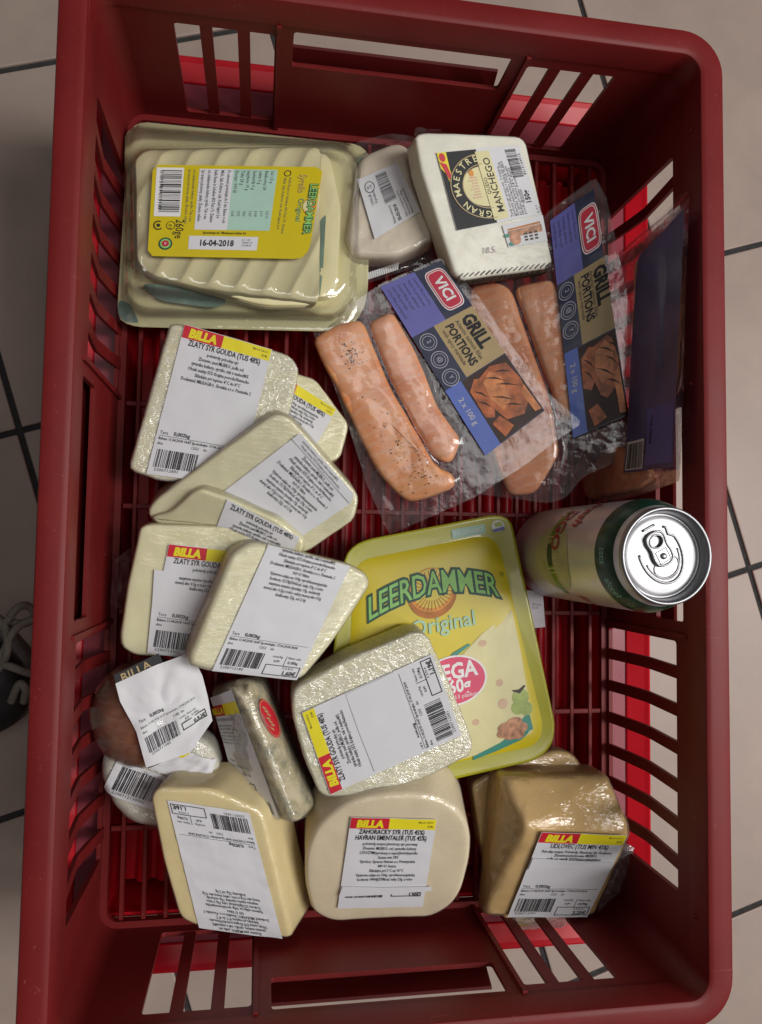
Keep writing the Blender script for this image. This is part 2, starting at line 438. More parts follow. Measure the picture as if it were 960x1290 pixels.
# every thing: where its base stands (mm), how it is turned, and its outlines in its own plane (mm)
LAYOUT = {
 'tray_back': {
  'loc': [-69.5,180.1,20.0],
  'rot': [-0.0156,-0.02423,0.00038],
  't': 0,
  'flange': [(-112.0,94.0),(51.2,91.4),(60.7,83.1),(59.3,-23.6),(53.2,-39.9),(40.7,-50.0),(-102.9,-54.6),(-113.7,-50.8),(-115.1,-40.2)],
  'base': [(-114.3,83.2),(-108.1,89.6),(44.2,90.8),(53.7,80.7),(53.0,-24.0),(46.2,-36.8),(37.7,-43.1),(-100.5,-48.9),(-108.6,-43.7),(-110.6,-34.2)],
  'top': [(-104.5,53.3),(-96.6,63.5),(33.7,78.3),(44.4,72.4),(46.9,61.0),(43.7,-22.0),(37.3,-32.0),(27.5,-37.1),(-91.8,-29.2),(-100.8,-22.2)],
  'slice_a': [(-103.5,58.4),(-96.4,64.7),(20.2,76.5),(22.5,73.2),(23.4,-37.8),(-15.7,-40.2),(-58.6,-30.6),(-90.2,-23.9),(-99.8,-15.7)],
  'slice_b': [(-104.1,58.8),(-94.8,67.7),(29.1,78.9),(38.4,38.4),(36.6,-26.9),(-10.6,-33.3),(-86.4,-23.5),(-99.4,-15.4)],
  'label': [(-90.4,50.1),(24.1,58.4),(15.0,-8.2),(-91.8,-13.4)],
  'teal_a': [(20.5,22.4),(27.7,32.8),(26.2,-9.1),(24.3,-29.4),(21.5,-26.7)],
  'teal_b': [(-99.9,-25.8),(-57.1,-26.4),(-37.9,-35.4),(-48.6,-40.6),(-86.2,-37.3)],
  'teal_c': [(50.2,81.6),(57.2,81.0),(57.2,46.0),(50.8,44.2)],
  'teal_d': [(-114.2,-36.1),(-106.1,-39.0),(-99.8,-52.2),(-110.5,-51.7),(-114.4,-46.3)],
 },
 'vacuum': {
  'loc': [10.9,223.4,5.9],
  'rot': [-0.00886,-0.11962,0.00106],
  't': 26.0,
  'poly': [(-27.1,35.5),(0.3,47.9),(12.0,42.3),(22.7,10.6),(29.9,-15.8),(27.1,-24.8),(1.4,-38.5),(-29.9,-39.4),(-35.9,-26.8)],
  'flange': [(-31.4,51.2),(-5.0,59.5),(15.8,57.9),(21.9,41.0),(37.2,-19.2),(38.5,-34.8),(2.3,-47.2),(-32.5,-60.1),(-38.5,-45.5),(-39.8,26.6)],
  'label': [(-14.7,-27.9),(-28.0,15.9),(0.6,29.4),(17.7,-6.2)],
 },
 'manchego': {
  'loc': [59.3,204.3,30.5],
  'rot': [0.19803,0.06104,0.01224],
  't': 24.0,
  'poly': [(-47.2,57.0),(-40.1,59.8),(28.8,65.4),(33.8,62.3),(60.9,-17.1),(58.2,-21.8),(-7.3,-35.4),(-13.4,-31.6),(-29.7,7.0),(-41.5,34.5)],
  'rind': [(-10.3,-34.0),(59.3,-20.1),(61.2,-20.5),(58.4,-24.6),(-7.2,-37.6)],
  'label': [(-13.5,-2.6),(-31.4,47.0),(28.1,59.0),(49.0,14.7)],
  'sticker': [(25.5,-10.3),(19.7,3.8),(49.7,14.2),(54.8,-3.3)],
  'stamp': [(4.7,-12.2),(18.2,-8.8),(19.3,-15.2),(6.3,-17.4)],
 },
 'pack_a': {
  'loc': [45.5,111.4,30.7],
  'rot': [0.10613,-0.17259,-0.01829],
  't': 0,
  'pouch': [(-97.2,20.9),(-70.0,37.0),(-47.6,52.9),(-4.8,72.7),(21.2,48.0),(45.3,14.8),(75.4,-21.4),(100.9,-42.3),(82.6,-56.0),(57.6,-76.4),(23.8,-99.4),(-36.0,-128.1),(-53.4,-91.5),(-67.4,-51.5),(-83.0,-11.8)],
  'fil_a': [(-95.9,12.3),(-78.7,22.9),(-60.4,27.5),(-52.6,10.5),(-40.5,-15.7),(-27.4,-37.9),(-14.2,-60.1),(-3.3,-78.3),(9.3,-82.1),(11.3,-91.3),(-10.7,-101.3),(-22.0,-104.2),(-31.6,-97.9),(-44.5,-83.8),(-59.8,-57.4),(-77.4,-20.9),(-90.4,-0.8)],
  'fil_b': [(-56.3,24.6),(-39.0,33.3),(-21.5,6.1),(-2.4,-36.7),(14.0,-56.9),(7.3,-74.8),(-6.4,-70.0),(-19.6,-49.6),(-37.3,-19.1)],
  'label': [(-47.9,49.7),(-5.2,69.3),(72.6,-34.7),(31.5,-68.2)],
 },
 'pack_b': {
  'loc': [135.6,135.7,32.7],
  'rot': [0.07251,-0.38065,-0.02698],
  't': 0,
  'pouch': [(-14.1,90.4),(19.5,113.9),(27.7,98.3),(44.1,28.1),(54.5,-29.8),(61.9,-79.2),(30.9,-99.2),(17.0,-105.3),(4.4,-122.0),(-8.2,-125.8),(-61.4,-119.9),(-80.8,-73.5),(-82.6,-9.7),(-74.3,43.3),(-42.1,49.2)],
  'fil_a': [(-71.7,36.4),(-52.9,40.3),(-40.0,35.1),(-26.3,-1.5),(-7.8,-54.0),(-0.1,-88.7),(-16.8,-119.2),(-36.9,-121.9),(-51.9,-83.3),(-67.8,-18.2)],
  'fil_b': [(-37.7,35.0),(-9.8,40.9),(9.6,9.1),(24.1,-37.0),(17.2,-68.5),(-2.0,-59.8),(-21.6,-7.4)],
  'label': [(-12.1,81.4),(18.2,102.6),(46.9,-61.3),(8.7,-78.0)],
 },
 'pack_c': {
  'loc': [179.6,86.3,93.0],
  'rot': [-1.36378,-1.2917,1.3557],
  't': 0,
  'pouch': [(-30.3,126.0),(-3.1,120.5),(35.0,111.1),(59.7,109.0),(49.8,78.8),(33.4,30.5),(18.5,-18.5),(1.4,-69.4),(-50.4,-61.5),(-112.1,-48.6),(-174.0,-34.6),(-161.9,-17.0),(-79.5,4.7)],
  'fil_a': [(-1.9,98.6),(27.8,95.6),(35.3,70.9),(10.9,-3.4),(-14.0,-26.0),(-34.0,-4.4)],
  'fil_b': [(-117.4,-20.0),(-64.9,-15.2),(-36.3,-33.8),(-22.2,-57.2),(-52.7,-56.1),(-109.5,-43.1)],
  'label': [(8.7,95.5),(60.6,92.2),(7.1,-62.3),(-48.8,-44.5)],
 },
 'tray_front': {
  'loc': [65.7,-71.7,5.3],
  'rot': [0.01406,0.00061,1e-05],
  't': 30.0,
  'flange': [(-91.8,34.7),(-89.2,43.5),(-82.7,49.6),(-73.9,53.1),(14.6,71.8),(24.1,71.4),(29.5,67.0),(33.8,48.9),(63.5,-77.9),(61.3,-91.3),(54.2,-98.9),(44.7,-103.1),(-17.7,-115.0),(-76.1,-123.9),(-85.4,-120.9),(-89.9,-112.7),(-98.1,-34.8)],
  'panel': [(-83.9,27.1),(-81.9,34.8),(-75.3,39.3),(4.3,56.3),(14.8,55.9),(20.8,48.6),(54.0,-76.5),(52.9,-86.6),(45.8,-92.6),(-62.6,-110.9),(-72.5,-108.4),(-78.2,-99.7),(-86.1,-29.5)],
  'quad': [(-87.7,51.2),(27.0,72.6),(63.7,-98.1),(-84.2,-126.2)],
  'pocket': [(-80.6,29.4),(3.2,48.3),(16.1,45.2),(46.9,-80.9),(39.9,-86.3),(-62.7,-105.5),(-72.7,-99.8)],
 },
 'gouda_a': {
  'loc': [-122.3,83.1,18.7],
  'rot': [0.05425,-0.03798,-0.00206],
  't': 30.0,
  'poly': [(-21.2,39.8),(22.8,30.6),(57.7,21.2),(63.7,11.9),(58.1,-17.1),(40.6,-56.1),(-24.2,-65.4),(-45.6,-58.7)],
  'label': [(-12.0,38.3),(45.5,24.4),(25.2,-67.1),(-34.0,-61.0)],
 },
 'gouda_b': {
  'loc': [-50.4,76.2,10.0],
  'rot': [-0.0,-0.0,0.0],
  't': 26.0,
  'poly': [(-36.9,21.6),(-11.3,18.6),(3.0,14.9),(26.9,-15.8),(20.7,-40.0),(-5.5,-48.6),(-38.2,-32.3)],
  'label': [(-32.1,23.5),(17.8,-5.6),(0.8,-37.4),(-38.5,-21.4)],
 },
 'gouda_c': {
  'loc': [-80.6,29.7,26.1],
  'rot': [0.25266,-0.10421,-0.02685],
  't': 30.0,
  'poly': [(2.2,35.6),(9.3,39.5),(18.1,36.9),(28.7,26.6),(65.4,-12.2),(63.0,-28.5),(31.5,-52.8),(-13.5,-52.0),(-68.5,-37.1),(-74.2,-29.4),(-68.5,-21.1),(-30.1,10.2)],
  'label': [(20.0,23.6),(59.8,-17.3),(23.3,-45.0),(-25.6,-14.9)],
  'flap': [(25.1,28.0),(30.3,25.2),(62.1,-10.7),(59.8,-17.3),(20.0,23.6)],
 },
 'gouda_d': {
  'loc': [-106.2,-4.9,30.4],
  'rot': [0.43811,-0.14592,-0.06801],
  't': 20.0,
  'poly': [(-46.9,2.4),(-32.2,7.6),(-19.1,21.5),(-12.9,25.4),(4.1,20.8),(38.0,8.3),(56.3,-5.3),(54.7,-15.9),(28.2,-14.8),(-32.5,-7.7)],
  'label': [(5.1,20.4),(53.0,-2.2),(48.3,-15.9),(-1.5,0.8)],
 },
 'gouda_e': {
  'loc': [-133.8,-39.2,12.9],
  'rot': [0.122,-0.01046,-0.00128],
  't': 34.0,
  'poly': [(-25.2,29.6),(-18.7,31.2),(36.8,30.4),(57.6,25.1),(60.4,17.2),(54.4,-57.6),(-27.5,-55.2),(-36.0,-49.4),(-36.6,-41.5),(-33.0,-10.3)],
  'label': [(-7.1,18.6),(47.5,13.3),(41.5,-61.8),(-19.5,-53.1)],
 },
 'gouda_f': {
  'loc': [-72.3,-56.1,36.8],
  'rot': [0.05801,0.0743,0.00431],
  't': 30.0,
  'poly': [(-18.3,35.7),(45.6,21.2),(57.4,15.0),(60.2,7.7),(35.8,-30.0),(17.7,-51.7),(11.6,-54.1),(-40.8,-47.1),(-54.9,-42.8),(-55.5,-36.4),(-31.4,27.5)],
  'label': [(-7.7,33.4),(45.6,20.1),(12.6,-53.6),(-40.8,-46.2)],
 },
 'gouda_g': {
  'loc': [6.7,-114.9,36.9],
  'rot': [0.13415,-0.01432,-0.00193],
  't': 28.0,
  'poly': [(-66.6,-3.2),(-64.8,3.0),(-30.7,21.5),(9.3,38.3),(15.6,38.8),(21.0,35.1),(38.5,-0.0),(54.3,-36.9),(52.4,-44.5),(24.9,-58.5),(-11.9,-68.9),(-40.6,-70.7),(-47.4,-67.8),(-56.7,-46.3),(-66.3,-14.7)],
  'label': [(-40.1,-68.0),(-60.3,-13.2),(23.5,25.1),(45.8,-29.7)],
 },
 'gouda_h': {
  'loc': [-84.2,-212.2,19.8],
  'rot': [0.171,-0.00459,-0.00079],
  't': 32.0,
  'poly': [(-62.7,34.6),(-58.9,40.2),(-25.8,38.1),(3.8,23.8),(8.4,18.2),(29.2,-67.1),(-6.5,-60.8),(-32.3,-54.7),(-43.8,-48.5),(-54.6,-8.5)],
  'label': [(22.4,-66.1),(-31.3,-54.8),(-52.1,32.7),(-1.2,22.3)],
 },
 'emmental': {
  'loc': [20.3,-215.2,17.1],
  'rot': [0.3187,-0.03031,-0.01],
  't': 34.0,
  'poly': [(-67.4,-22.9),(-67.7,-1.2),(-61.4,19.8),(-44.6,35.0),(-24.2,41.1),(-1.8,41.9),(17.4,39.2),(33.4,28.6),(42.0,12.4),(43.4,-7.7),(40.3,-33.2),(34.7,-46.0),(21.7,-56.7),(-8.8,-56.0),(-46.8,-57.6),(-61.6,-48.5)],
  'label': [(-39.5,27.1),(17.7,24.1),(13.6,-45.2),(-44.7,-44.1)],
 },
 'round_white': {
  'loc': [-145.8,-184.1,6.4],
  'rot': [0.16375,-0.0691,-0.01141],
  't': 28.0,
  'poly': [(-35.2,10.9),(-33.7,22.8),(-27.2,35.1),(-12.3,43.2),(12.9,43.3),(36.0,32.7),(42.5,13.7),(39.3,-5.5),(26.6,-21.9),(3.6,-26.2),(-14.3,-22.3),(-27.1,-9.6)],
  'label': [(-23.2,23.3),(35.0,3.3),(24.0,-19.7),(-33.1,1.8)],
  'flap': [(-3.0,18.5),(21.2,30.5),(39.8,22.9),(35.0,4.4),(18.5,8.8)],
 },
 'ball_label': {
  'loc': [-142.2,-123.9,54.0],
  'rot': [0.04515,0.19328,0.00868],
  't': 0,
  'label': [(-28.6,11.3),(17.1,29.7),(33.4,-17.7),(-8.8,-42.7)],
  'outline': [(-28.6,11.3),(-7.1,21.1),(17.1,29.7),(25.1,13.5),(29.0,-1.0),(32.4,-15.1),(18.3,-35.5),(-8.8,-42.7),(-15.1,-19.8),(-24.6,0.2)],
  'badge': [(-29.2,16.2),(-2.5,29.0),(0.6,22.8),(-26.7,8.2)],
 },
 'ball': {
  'loc': [-154.1,-136.8,28.0],
 },
 'blue': {
  'A': [-113.0,-123.9,30.0],
  'B': [-94.5,-110.3,66.0],
  'C': [-78.4,-116.5,45.0],
  'D': [-42.3,-199.1,40.0],
  'E': [-56.0,-206.7,54.0],
  'Fp': [-90.1,-199.9,24.0],
 },
 'udl': {
  'A': [85.1,-180.4,50.0],
  'B': [162.8,-182.8,46.0],
  'C': [176.0,-218.1,56.0],
  'D': [95.7,-208.0,68.0],
  'E': [163.0,-287.7,26.0],
  'Fp': [77.9,-280.9,30.0],
  'label': [[105.2,-210.1,67.5],[170.8,-218.3,58.0],[154.4,-285.3,29.0],[94.6,-281.1,30.5]],
 },
 'udl_low': {
  'loc': [120.5,-221.7,1.3],
  'rot': [0.01734,-0.0017,-3e-05],
  't': 18.0,
  'poly': [(-49.0,28.9),(-39.6,33.7),(-21.8,40.6),(14.5,51.1),(28.1,47.8),(38.1,34.8),(55.1,-5.0),(52.3,-45.2),(37.0,-66.1),(-14.4,-76.6),(-23.4,-69.3),(-41.9,-12.4)],
 },
 'can': {
  'loc': [137.0,-26.5,0.0],
 },
 'receipt': {
  'p': [[106.9,-53.8,12.0],[128.0,-56.0,12.0],[130.0,-82.1,12.0],[114.4,-83.3,12.0]],
 },
 'tails': {
  'udl_a': [[175.1,-228.8,46.0],[186.7,-235.9,40.0],[188.2,-273.2,20.0],[165.2,-287.1,24.0]],
  'udl_b': [[95.9,-280.3,30.0],[150.0,-284.4,28.0],[146.0,-300.6,12.0],[111.9,-303.9,10.0]],
  'gouda_e': [[-168.0,-27.8,30.0],[-179.2,-36.0,20.0],[-182.7,-65.6,18.0],[-170.8,-71.4,26.0]],
  'manchego': [[15.7,259.6,58.0],[17.2,267.2,56.0],[35.3,268.0,56.0],[34.4,262.2,60.0]],
 },
 'laces': {
  'l': [[[-297.0,-98.1,-90.0],[-281.1,-88.9,-85.0],[-270.1,-76.0,-80.0],[-263.3,-75.1,-85.0],[-259.6,-83.0,-90.0],[-267.7,-89.4,-90.0],[-279.8,-86.9,-90.0]],[[-292.7,-129.3,-90.0],[-280.7,-111.3,-85.0],[-273.9,-97.1,-80.0],[-267.5,-88.9,-85.0],[-257.2,-84.3,-90.0]],[[-289.8,-79.8,-80.0],[-280.4,-91.4,-85.0],[-275.9,-106.4,-80.0],[-283.0,-121.9,-90.0],[-290.9,-130.6,-90.0]],[[-284.3,-120.7,-90.0],[-274.4,-122.5,-85.0],[-266.2,-127.1,-90.0],[-256.8,-132.5,-100.0]],[[-277.7,-152.5,-100.0],[-269.4,-137.0,-90.0],[-264.5,-140.9,-90.0],[-268.1,-152.7,-100.0]]],
 },
 'toe': {
  'p': [[-282.6,-174.2,-140.0]],
 },
 'shoe': {
  'p': [[-289.1,-80.1,-100.0],[-264.9,-80.0,-100.0],[-261.6,-162.9,-100.0],[-284.1,-200.1,-100.0],[-322.4,-136.9,-100.0]],
 },
}


# ------------------------------------------------------------------ printing on labels
_tc = bpy.data.curves.new('glyphs', 'FONT')
_to = bpy.data.objects.new('glyphs', _tc)
_cache = {}
def glyphs(s, size, bold=0.0, shear=0.0, spacing=1.0, line=1.0, align='LEFT', res=2):
    key = (s, bold, shear, spacing, line, align, res)
    if key not in _cache:
        _tc.body = s; _tc.size = 1.0; _tc.offset = bold; _tc.shear = shear
        _tc.space_character = spacing; _tc.space_line = line; _tc.align_x = align
        _tc.resolution_u = res; _tc.fill_mode = 'FRONT'
        me = _to.to_mesh()
        V = np.array([v.co[:2] for v in me.vertices]).reshape(-1, 2)
        T = [tuple(p.vertices) for p in me.polygons]
        _to.to_mesh_clear()
        _cache[key] = (V, T)
    V, T = _cache[key]
    return V * size, T

class Printer:
    """collects flat print in label millimetres (x right, y down) and lays it on the label's surface"""
    def __init__(s, mapfn, parent):
        s.map = mapfn; s.parent = parent; s.acc = {}
    def add(s, V, T, mat, layer, name):
        a = s.acc.setdefault((name, mat, layer), [[], []])
        o = sum(len(v) for v in a[0])
        a[0].append(np.asarray(V, float)); a[1] += [tuple(i + o for i in t) for t in T]
    def text(s, body, x, y, size, mat='black', layer=2, align='LEFT', bold=0.0, rot=0.0, sx=1.0, shear=0.0, spacing=1.0, line=1.0, name='lettering', res=2, warp=None):
        V, T = glyphs(body, size, bold, shear, spacing, line, align, res)
        if not len(V): return
        P = np.stack([V[:, 0] * sx, -V[:, 1]], 1)
        if warp: P = warp(P)
        c, n = math.cos(math.radians(rot)), math.sin(math.radians(rot))
        P = np.stack([P[:, 0] * c - P[:, 1] * n + x, P[:, 0] * n + P[:, 1] * c + y], 1)
        s.add(P, T, mat, layer, name)
    def rect(s, x0, y0, x1, y1, mat, layer=1, name='print', step=5.0):
        nx = max(1, int(abs(x1 - x0) / step)); ny = max(1, int(abs(y1 - y0) / step))
        gx, gy = np.meshgrid(np.linspace(x0, x1, nx + 1), np.linspace(y0, y1, ny + 1))
        V = np.stack([gx.ravel(), gy.ravel()], 1); T = []
        for j in range(ny):
            for i in range(nx):
                a = j * (nx + 1) + i; T.append((a, a + 1, a + nx + 2, a + nx + 1))
        s.add(V, T, mat, layer, name)
    def poly(s, pts, mat, layer=1, name='print', step=6.0):
        pts = np.asarray(pts, float)
        if len(pts) > 4:
            c = pts.mean(0)
        else:
            c = pts.mean(0)
        n = len(pts); k = max(1, int(np.linalg.norm(pts - c, axis=1).max() / step))
        V = [c]
        for i in range(1, k + 1): V += list(c + (pts - c) * i / k)
        T = [(0, 1 + (j + 1) % n, 1 + j) for j in range(n)]
        for i in range(k - 1):
            for j in range(n):
                a = 1 + i * n + j; b = 1 + i * n + (j + 1) % n
                T.append((a, b, b + n, a + n))
        s.add(V, T, mat, layer, name)
    def ellipse(s, cx, cy, rx, ry, mat, layer=1, name='print', n=36, rot=0.0, a0=0, a1=360):
        a = np.radians(np.linspace(a0, a1, n, endpoint=(a1 - a0) < 360)); c, q = math.cos(math.radians(rot)), math.sin(math.radians(rot))
        x, y = rx * np.cos(a), ry * np.sin(a)
        s.poly(np.stack([cx + x * c - y * q, cy + x * q + y * c], 1), mat, layer, name)
    def ring(s, cx, cy, rx, ry, w, mat, layer=1, name='print', n=36, a0=0, a1=360):
        full = (a1 - a0) >= 360
        a = np.radians(np.linspace(a0, a1, n, endpoint=not full))
        V = [(cx + rx * math.cos(t), cy + ry * math.sin(t)) for t in a] + [(cx + (rx - w) * math.cos(t), cy + (ry - w) * math.sin(t)) for t in a]
        T = [(i, (i + 1) % n, n + (i + 1) % n, n + i) for i in range(n if full else n - 1)]
        s.add(V, T, mat, layer, name)
    def frame(s, x0, y0, x1, y1, w, mat='black', layer=2, name='print'):
        for r in ((x0, y0, x1, y0 + w), (x0, y1 - w, x1, y1), (x0, y0 + w, x0 + w, y1 - w), (x1 - w, y0 + w, x1, y1 - w)):
            s.rect(*r, mat, layer, name)
    def barcode(s, x0, y0, x1, y1, seed=1, digits='', vertical=False, dsize=None):
        rnd = random.Random(seed); pos = 0.0; bars = []
        while pos < 95:
            w = rnd.choice((1, 1, 1, 2, 2, 3)); g = rnd.choice((1, 1, 2, 2, 3)); bars.append((pos, pos + w)); pos += w + g
        L = (y1 - y0) if vertical else (x1 - x0)
        k = L / bars[-1][1]
        for a, b in bars:
            if vertical: s.rect(x0, y0 + a * k, x1, y0 + b * k, 'black', 2, 'barcode')
            else: s.rect(x0 + a * k, y0, x0 + b * k, y1, 'black', 2, 'barcode')
        if digits:
            d = dsize or 3.0
            if vertical: s.text(digits, x0 - .6, y0 + .5, d, rot=90, spacing=1.15)
            else: s.text(digits, x0 + 1, y1 + d * .9, d, spacing=1.2)
    def flush(s):
        for (name, mat, layer), (Vs, T) in s.acc.items():
            V = np.vstack(Vs)
            mesh_obj(name, s.map(V, layer), T, M[mat], s.parent)
        s.acc = {}

def quad_map(quad, hfun, lift, wr=0.0, wfreq=.06, seed=0.0, lay=.17):
    q = np.asarray(quad, float)
    Wd = (np.linalg.norm(q[1] - q[0]) + np.linalg.norm(q[2] - q[3])) / 2
    Ht = (np.linalg.norm(q[3] - q[0]) + np.linalg.norm(q[2] - q[1])) / 2
    def f(P, layer=0):
        P = np.asarray(P, float); u = (P[:, 0] / Wd)[:, None]; v = (P[:, 1] / Ht)[:, None]
        xy = (1 - v) * ((1 - u) * q[0] + u * q[1]) + v * ((1 - u) * q[3] + u * q[2])
        z = hfun(xy) + lift + lay * layer
        if wr:
            z = z + np.array([wr * (nz(x * wfreq + seed, y * wfreq * 1.7, seed) + .5 * abs(nz(x * wfreq * 2.3, y * wfreq * 2.3 + seed, 3.1))) for x, y in P])
        return np.column_stack([xy, z]) * MM
    return f, Wd, Ht

def sheet(name, f, Wd, Ht, mat, parent, sub=18, outline=None):
    if outline is None:
        gx, gy = np.meshgrid(np.linspace(0, Wd, sub + 1), np.linspace(0, Ht, sub + 1))
        V = np.stack([gx.ravel(), gy.ravel()], 1); T = []
        for j in range(sub):
            for i in range(sub):
                a = j * (sub + 1) + i; T.append((a, a + sub + 1, a + sub + 2, a + 1))
    else:
        o = np.asarray(outline, float); c = o.mean(0); n = len(o); k = 12
        V = [c]; T = [(0, 1 + j, 1 + (j + 1) % n) for j in range(n)]
        for i in range(1, k + 1): V += list(c + (o - c) * i / k)
        for i in range(k - 1):
            for j in range(n):
                a = 1 + i * n + j; b = 1 + i * n + (j + 1) % n
                T.append((a, a + n, b + n, b))
        V = np.array(V)
    return mesh_obj(name, f(V, 0), T, M[mat], parent, smooth=True)

def make_label(thing, quad, hfun, mat='paper', lift=1.0, wr=.25, wfreq=.06, seed=0.0, name='label', sub=36):
    f, Wd, Ht = quad_map(quad, hfun, lift, wr, wfreq, seed)
    o = sheet(name, f, Wd, Ht, mat, thing, sub)
    return o, Printer(f, o), Wd, Ht

GOUDA_TXT = ['polotvrdy prirodny syr', 'Zlozenie: past.MLIEKO, jedla sol,', 'syrarske kultury, syridlo, tuk v susine48%', 'Obsah susiny 55% Krajina povodu:Nemecko',
             'Skladujte pri teplote 4°C do 8°C', 'Dodavatel: MILKAGRO, Slovakia s.r.o. Pieninska 2', '969 01 Nitra', 'Vyzivove udaje na 100g: vyrobkuenergeticka',
             'hodnota 1517kJ/366kcal, tuky 29g, z toho', 'nasytene mastne kyseliny 19g, sacharidy', 'menej ako 0.5g z toho cukry menej ako 0.5g', 'bielkoviny 25g, sol 2.0g']
def shop_label(p, Wd, Ht, titles, lines, price='1,60', net='0,180kg', seed=1, head=True, body_at=None, line_h=3.2, foot=True, code='2200712001', date='11.04.2018 14:47 Spotrebujte: 17.06.2018 24:00'):
    k = Wd / 60.0
    y = 0.0
    if head:
        p.rect(.3, .3, 27 * k, 8.6 * k, 'billa_red', 1, 'header_band', 2.5)
        p.rect(27 * k, .3, Wd - .3, 8.6 * k, 'billa_yel', 1, 'header_band', 2.5)
        p.text('BILLA', 13.6 * k, 7.2 * k, 7.6 * k, 'billa_yel', 2, 'CENTER', bold=.062, sx=.98, shear=.1)
        p.text('BILLA S.R.O.', Wd - 2 * k, 3.4 * k, 2.0 * k, 'black', 2, 'RIGHT'); p.text('SYR', Wd - 2 * k, 6.8 * k, 2.4 * k, 'black', 2, 'RIGHT')
        y = 12.6 * k
    for t in titles:
        p.text(t, Wd / 2, y, 5.3 * k, 'black', 2, 'CENTER', bold=.016, sx=min(1.0, 25 / max(1, len(t))) * .68); y += 4.7 * k
    if body_at is not None: y = body_at
    for i, t in enumerate(lines):
        p.text(t, Wd / 2, y - .6 * k, 3.3 * k, 'black', 2, 'CENTER', sx=.70, res=1, bold=.012); y += line_h * k
    if foot:
        b = Ht
        p.text('Tara', 2 * k, b - 27 * k, 2.9 * k); p.text('0,002kg', 11 * k, b - 27 * k, 3.4 * k, bold=.02)
        p.rect(2 * k, b - 26.0 * k, Wd - 3 * k, b - 25.75 * k, 'black', 2, 'print')
        p.text('Balene ' + date, 2 * k, b - 23.2 * k, 2.7 * k, sx=.8, res=1, bold=.014)
        p.text('dna', 2 * k, b - 20.0 * k, 2.6 * k); p.text('1253', 24 * k, b - 20.0 * k, 2.6 * k); p.text('do', 32 * k, b - 20.0 * k, 2.6 * k)
        p.barcode(3 * k, b - 17.0 * k, 30 * k, b - 5.2 * k, seed, code, dsize=2.7 * k)
        p.text('cena/kg', 36 * k, b - 15.2 * k, 2.4 * k); p.text('Netto vaha', 47 * k, b - 15.2 * k, 2.4 * k, sx=.85)
        p.text('8,89', 38 * k, b - 11.8 * k, 2.4 * k); p.text(net, 48 * k, b - 11.6 * k, 2.9 * k, bold=.01, sx=.8)
        p.rect(45.6 * k, b - 17 * k, 46.0 * k, b - 9.6 * k, 'black')
        p.frame(33.5 * k, b - 9.8 * k, 58.5 * k, b - 2.0 * k, .55 * k)
        p.text('C E N A', 46 * k, b - 7.2 * k, 2.2 * k)
        p.text(price + '€', 57 * k, b - 2.9 * k, 4.3 * k, 'black', 2, 'RIGHT', bold=.03)
    p.flush()

# ------------------------------------------------------------------ setting: tiled shop floor
FLOOR_Z = -0.170
floor = box('floor', -2.5, 2.5, -2.5, 2.5, FLOOR_Z - .03, FLOOR_Z - .0025, M['grout'])
tag(floor, kind='structure')
T_ = .33; ANG = math.radians(17.5)
tb = box_mesh('t', -T_ / 2 + .0028, T_ / 2 - .0028, -T_ / 2 + .0028, T_ / 2 - .0028, -.009, 0, .0012)
tile_me = bpy.data.meshes.new('tile'); tb.to_mesh(tile_me); tb.free(); tile_me.materials.append(M['tile'])
for i in range(-5, 6):
    for j in range(-5, 6):
        u = (i + .7) * T_; v = (j + 1.0) * T_
        t = shared('tile', tile_me, floor, (u * math.cos(ANG) - v * math.sin(ANG), u * math.sin(ANG) + v * math.cos(ANG), FLOOR_Z + random.uniform(-.0003, .0003)), ANG)

# ------------------------------------------------------------------ baskets
HW, HL, HT = .1852, .2891, .1333          # inner half width, inner half length, height
def rrect(hx, hy, r, n=8, cy=0.0):
    P = []
    for cx_, cy_, a0 in ((hx - r, hy - r, 0), (-hx + r, hy - r, 90), (-hx + r, -hy + r, 180), (hx - r, -hy + r, 270)):
        for i in range(n + 1):
            a = math.radians(a0 + 90 * i / n); P.append((cx_ + r * math.cos(a), cy_ + r * math.sin(a) + cy))
    return P
def sweep_ring(name, prof, hx, hy, r, mat, parent, cy=0.0, n=10, smooth=False):
    """closed profile (outward offset, z) swept round a rounded rectangle"""
    V = []; Fc = []; m = len(prof); loops = [rrect(hx + d, hy + d, max(r + d, .001), n, cy) for d, z in prof]
    k = len(loops[0])
    for L_, (d, z) in zip(loops, prof): V += [(x, y, z) for x, y in L_]
    for i in range(m):
        j = (i + 1) % m
        for q in range(k):
            Fc.append((i * k + q, i * k + (q + 1) % k, j * k + (q + 1) % k, j * k + q))
    return mesh_obj(name, V, Fc, mat, parent, smooth)

basket = empty('shopping_basket', (0, 0, 0))
tag(basket, 'dark red plastic shopping basket with slotted walls holding all the groceries', 'basket')
def edge_smooth(o, ang=35):
    me = o.data
    me.polygons.foreach_set('use_smooth', [True] * len(me.polygons))
    me.set_sharp_from_angle(angle=math.radians(ang))
rim = sweep_ring('rim', [(-.0006, .112), (-.0008, .1308), (-.0002, .1322), (.0012, .1330), (.0030, .1333), (.0080, .1335), (.0128, .1333), (.0143, .1328), (.0150, .1316), (.0151, .1300), (.0151, .1100),
                  (.0128, .1100), (.0126, .1230), (.0100, .1285), (.0045, .1290), (.0028, .1240), (.0028, .112)], HW, HL, .0125, M['red_rim'], basket)
edge_smooth(rim, 28)

def wall_frame(side):
    if side == 'r': return (lambda s, d, z: (HW + d, s, z)), HL
    if side == 'l': return (lambda s, d, z: (-HW - d, s, z)), HL
    if side == 't': return (lambda s, d, z: (s, HL + d, z)), HW
    return (lambda s, d, z: (s, -HL - d, z)), HW

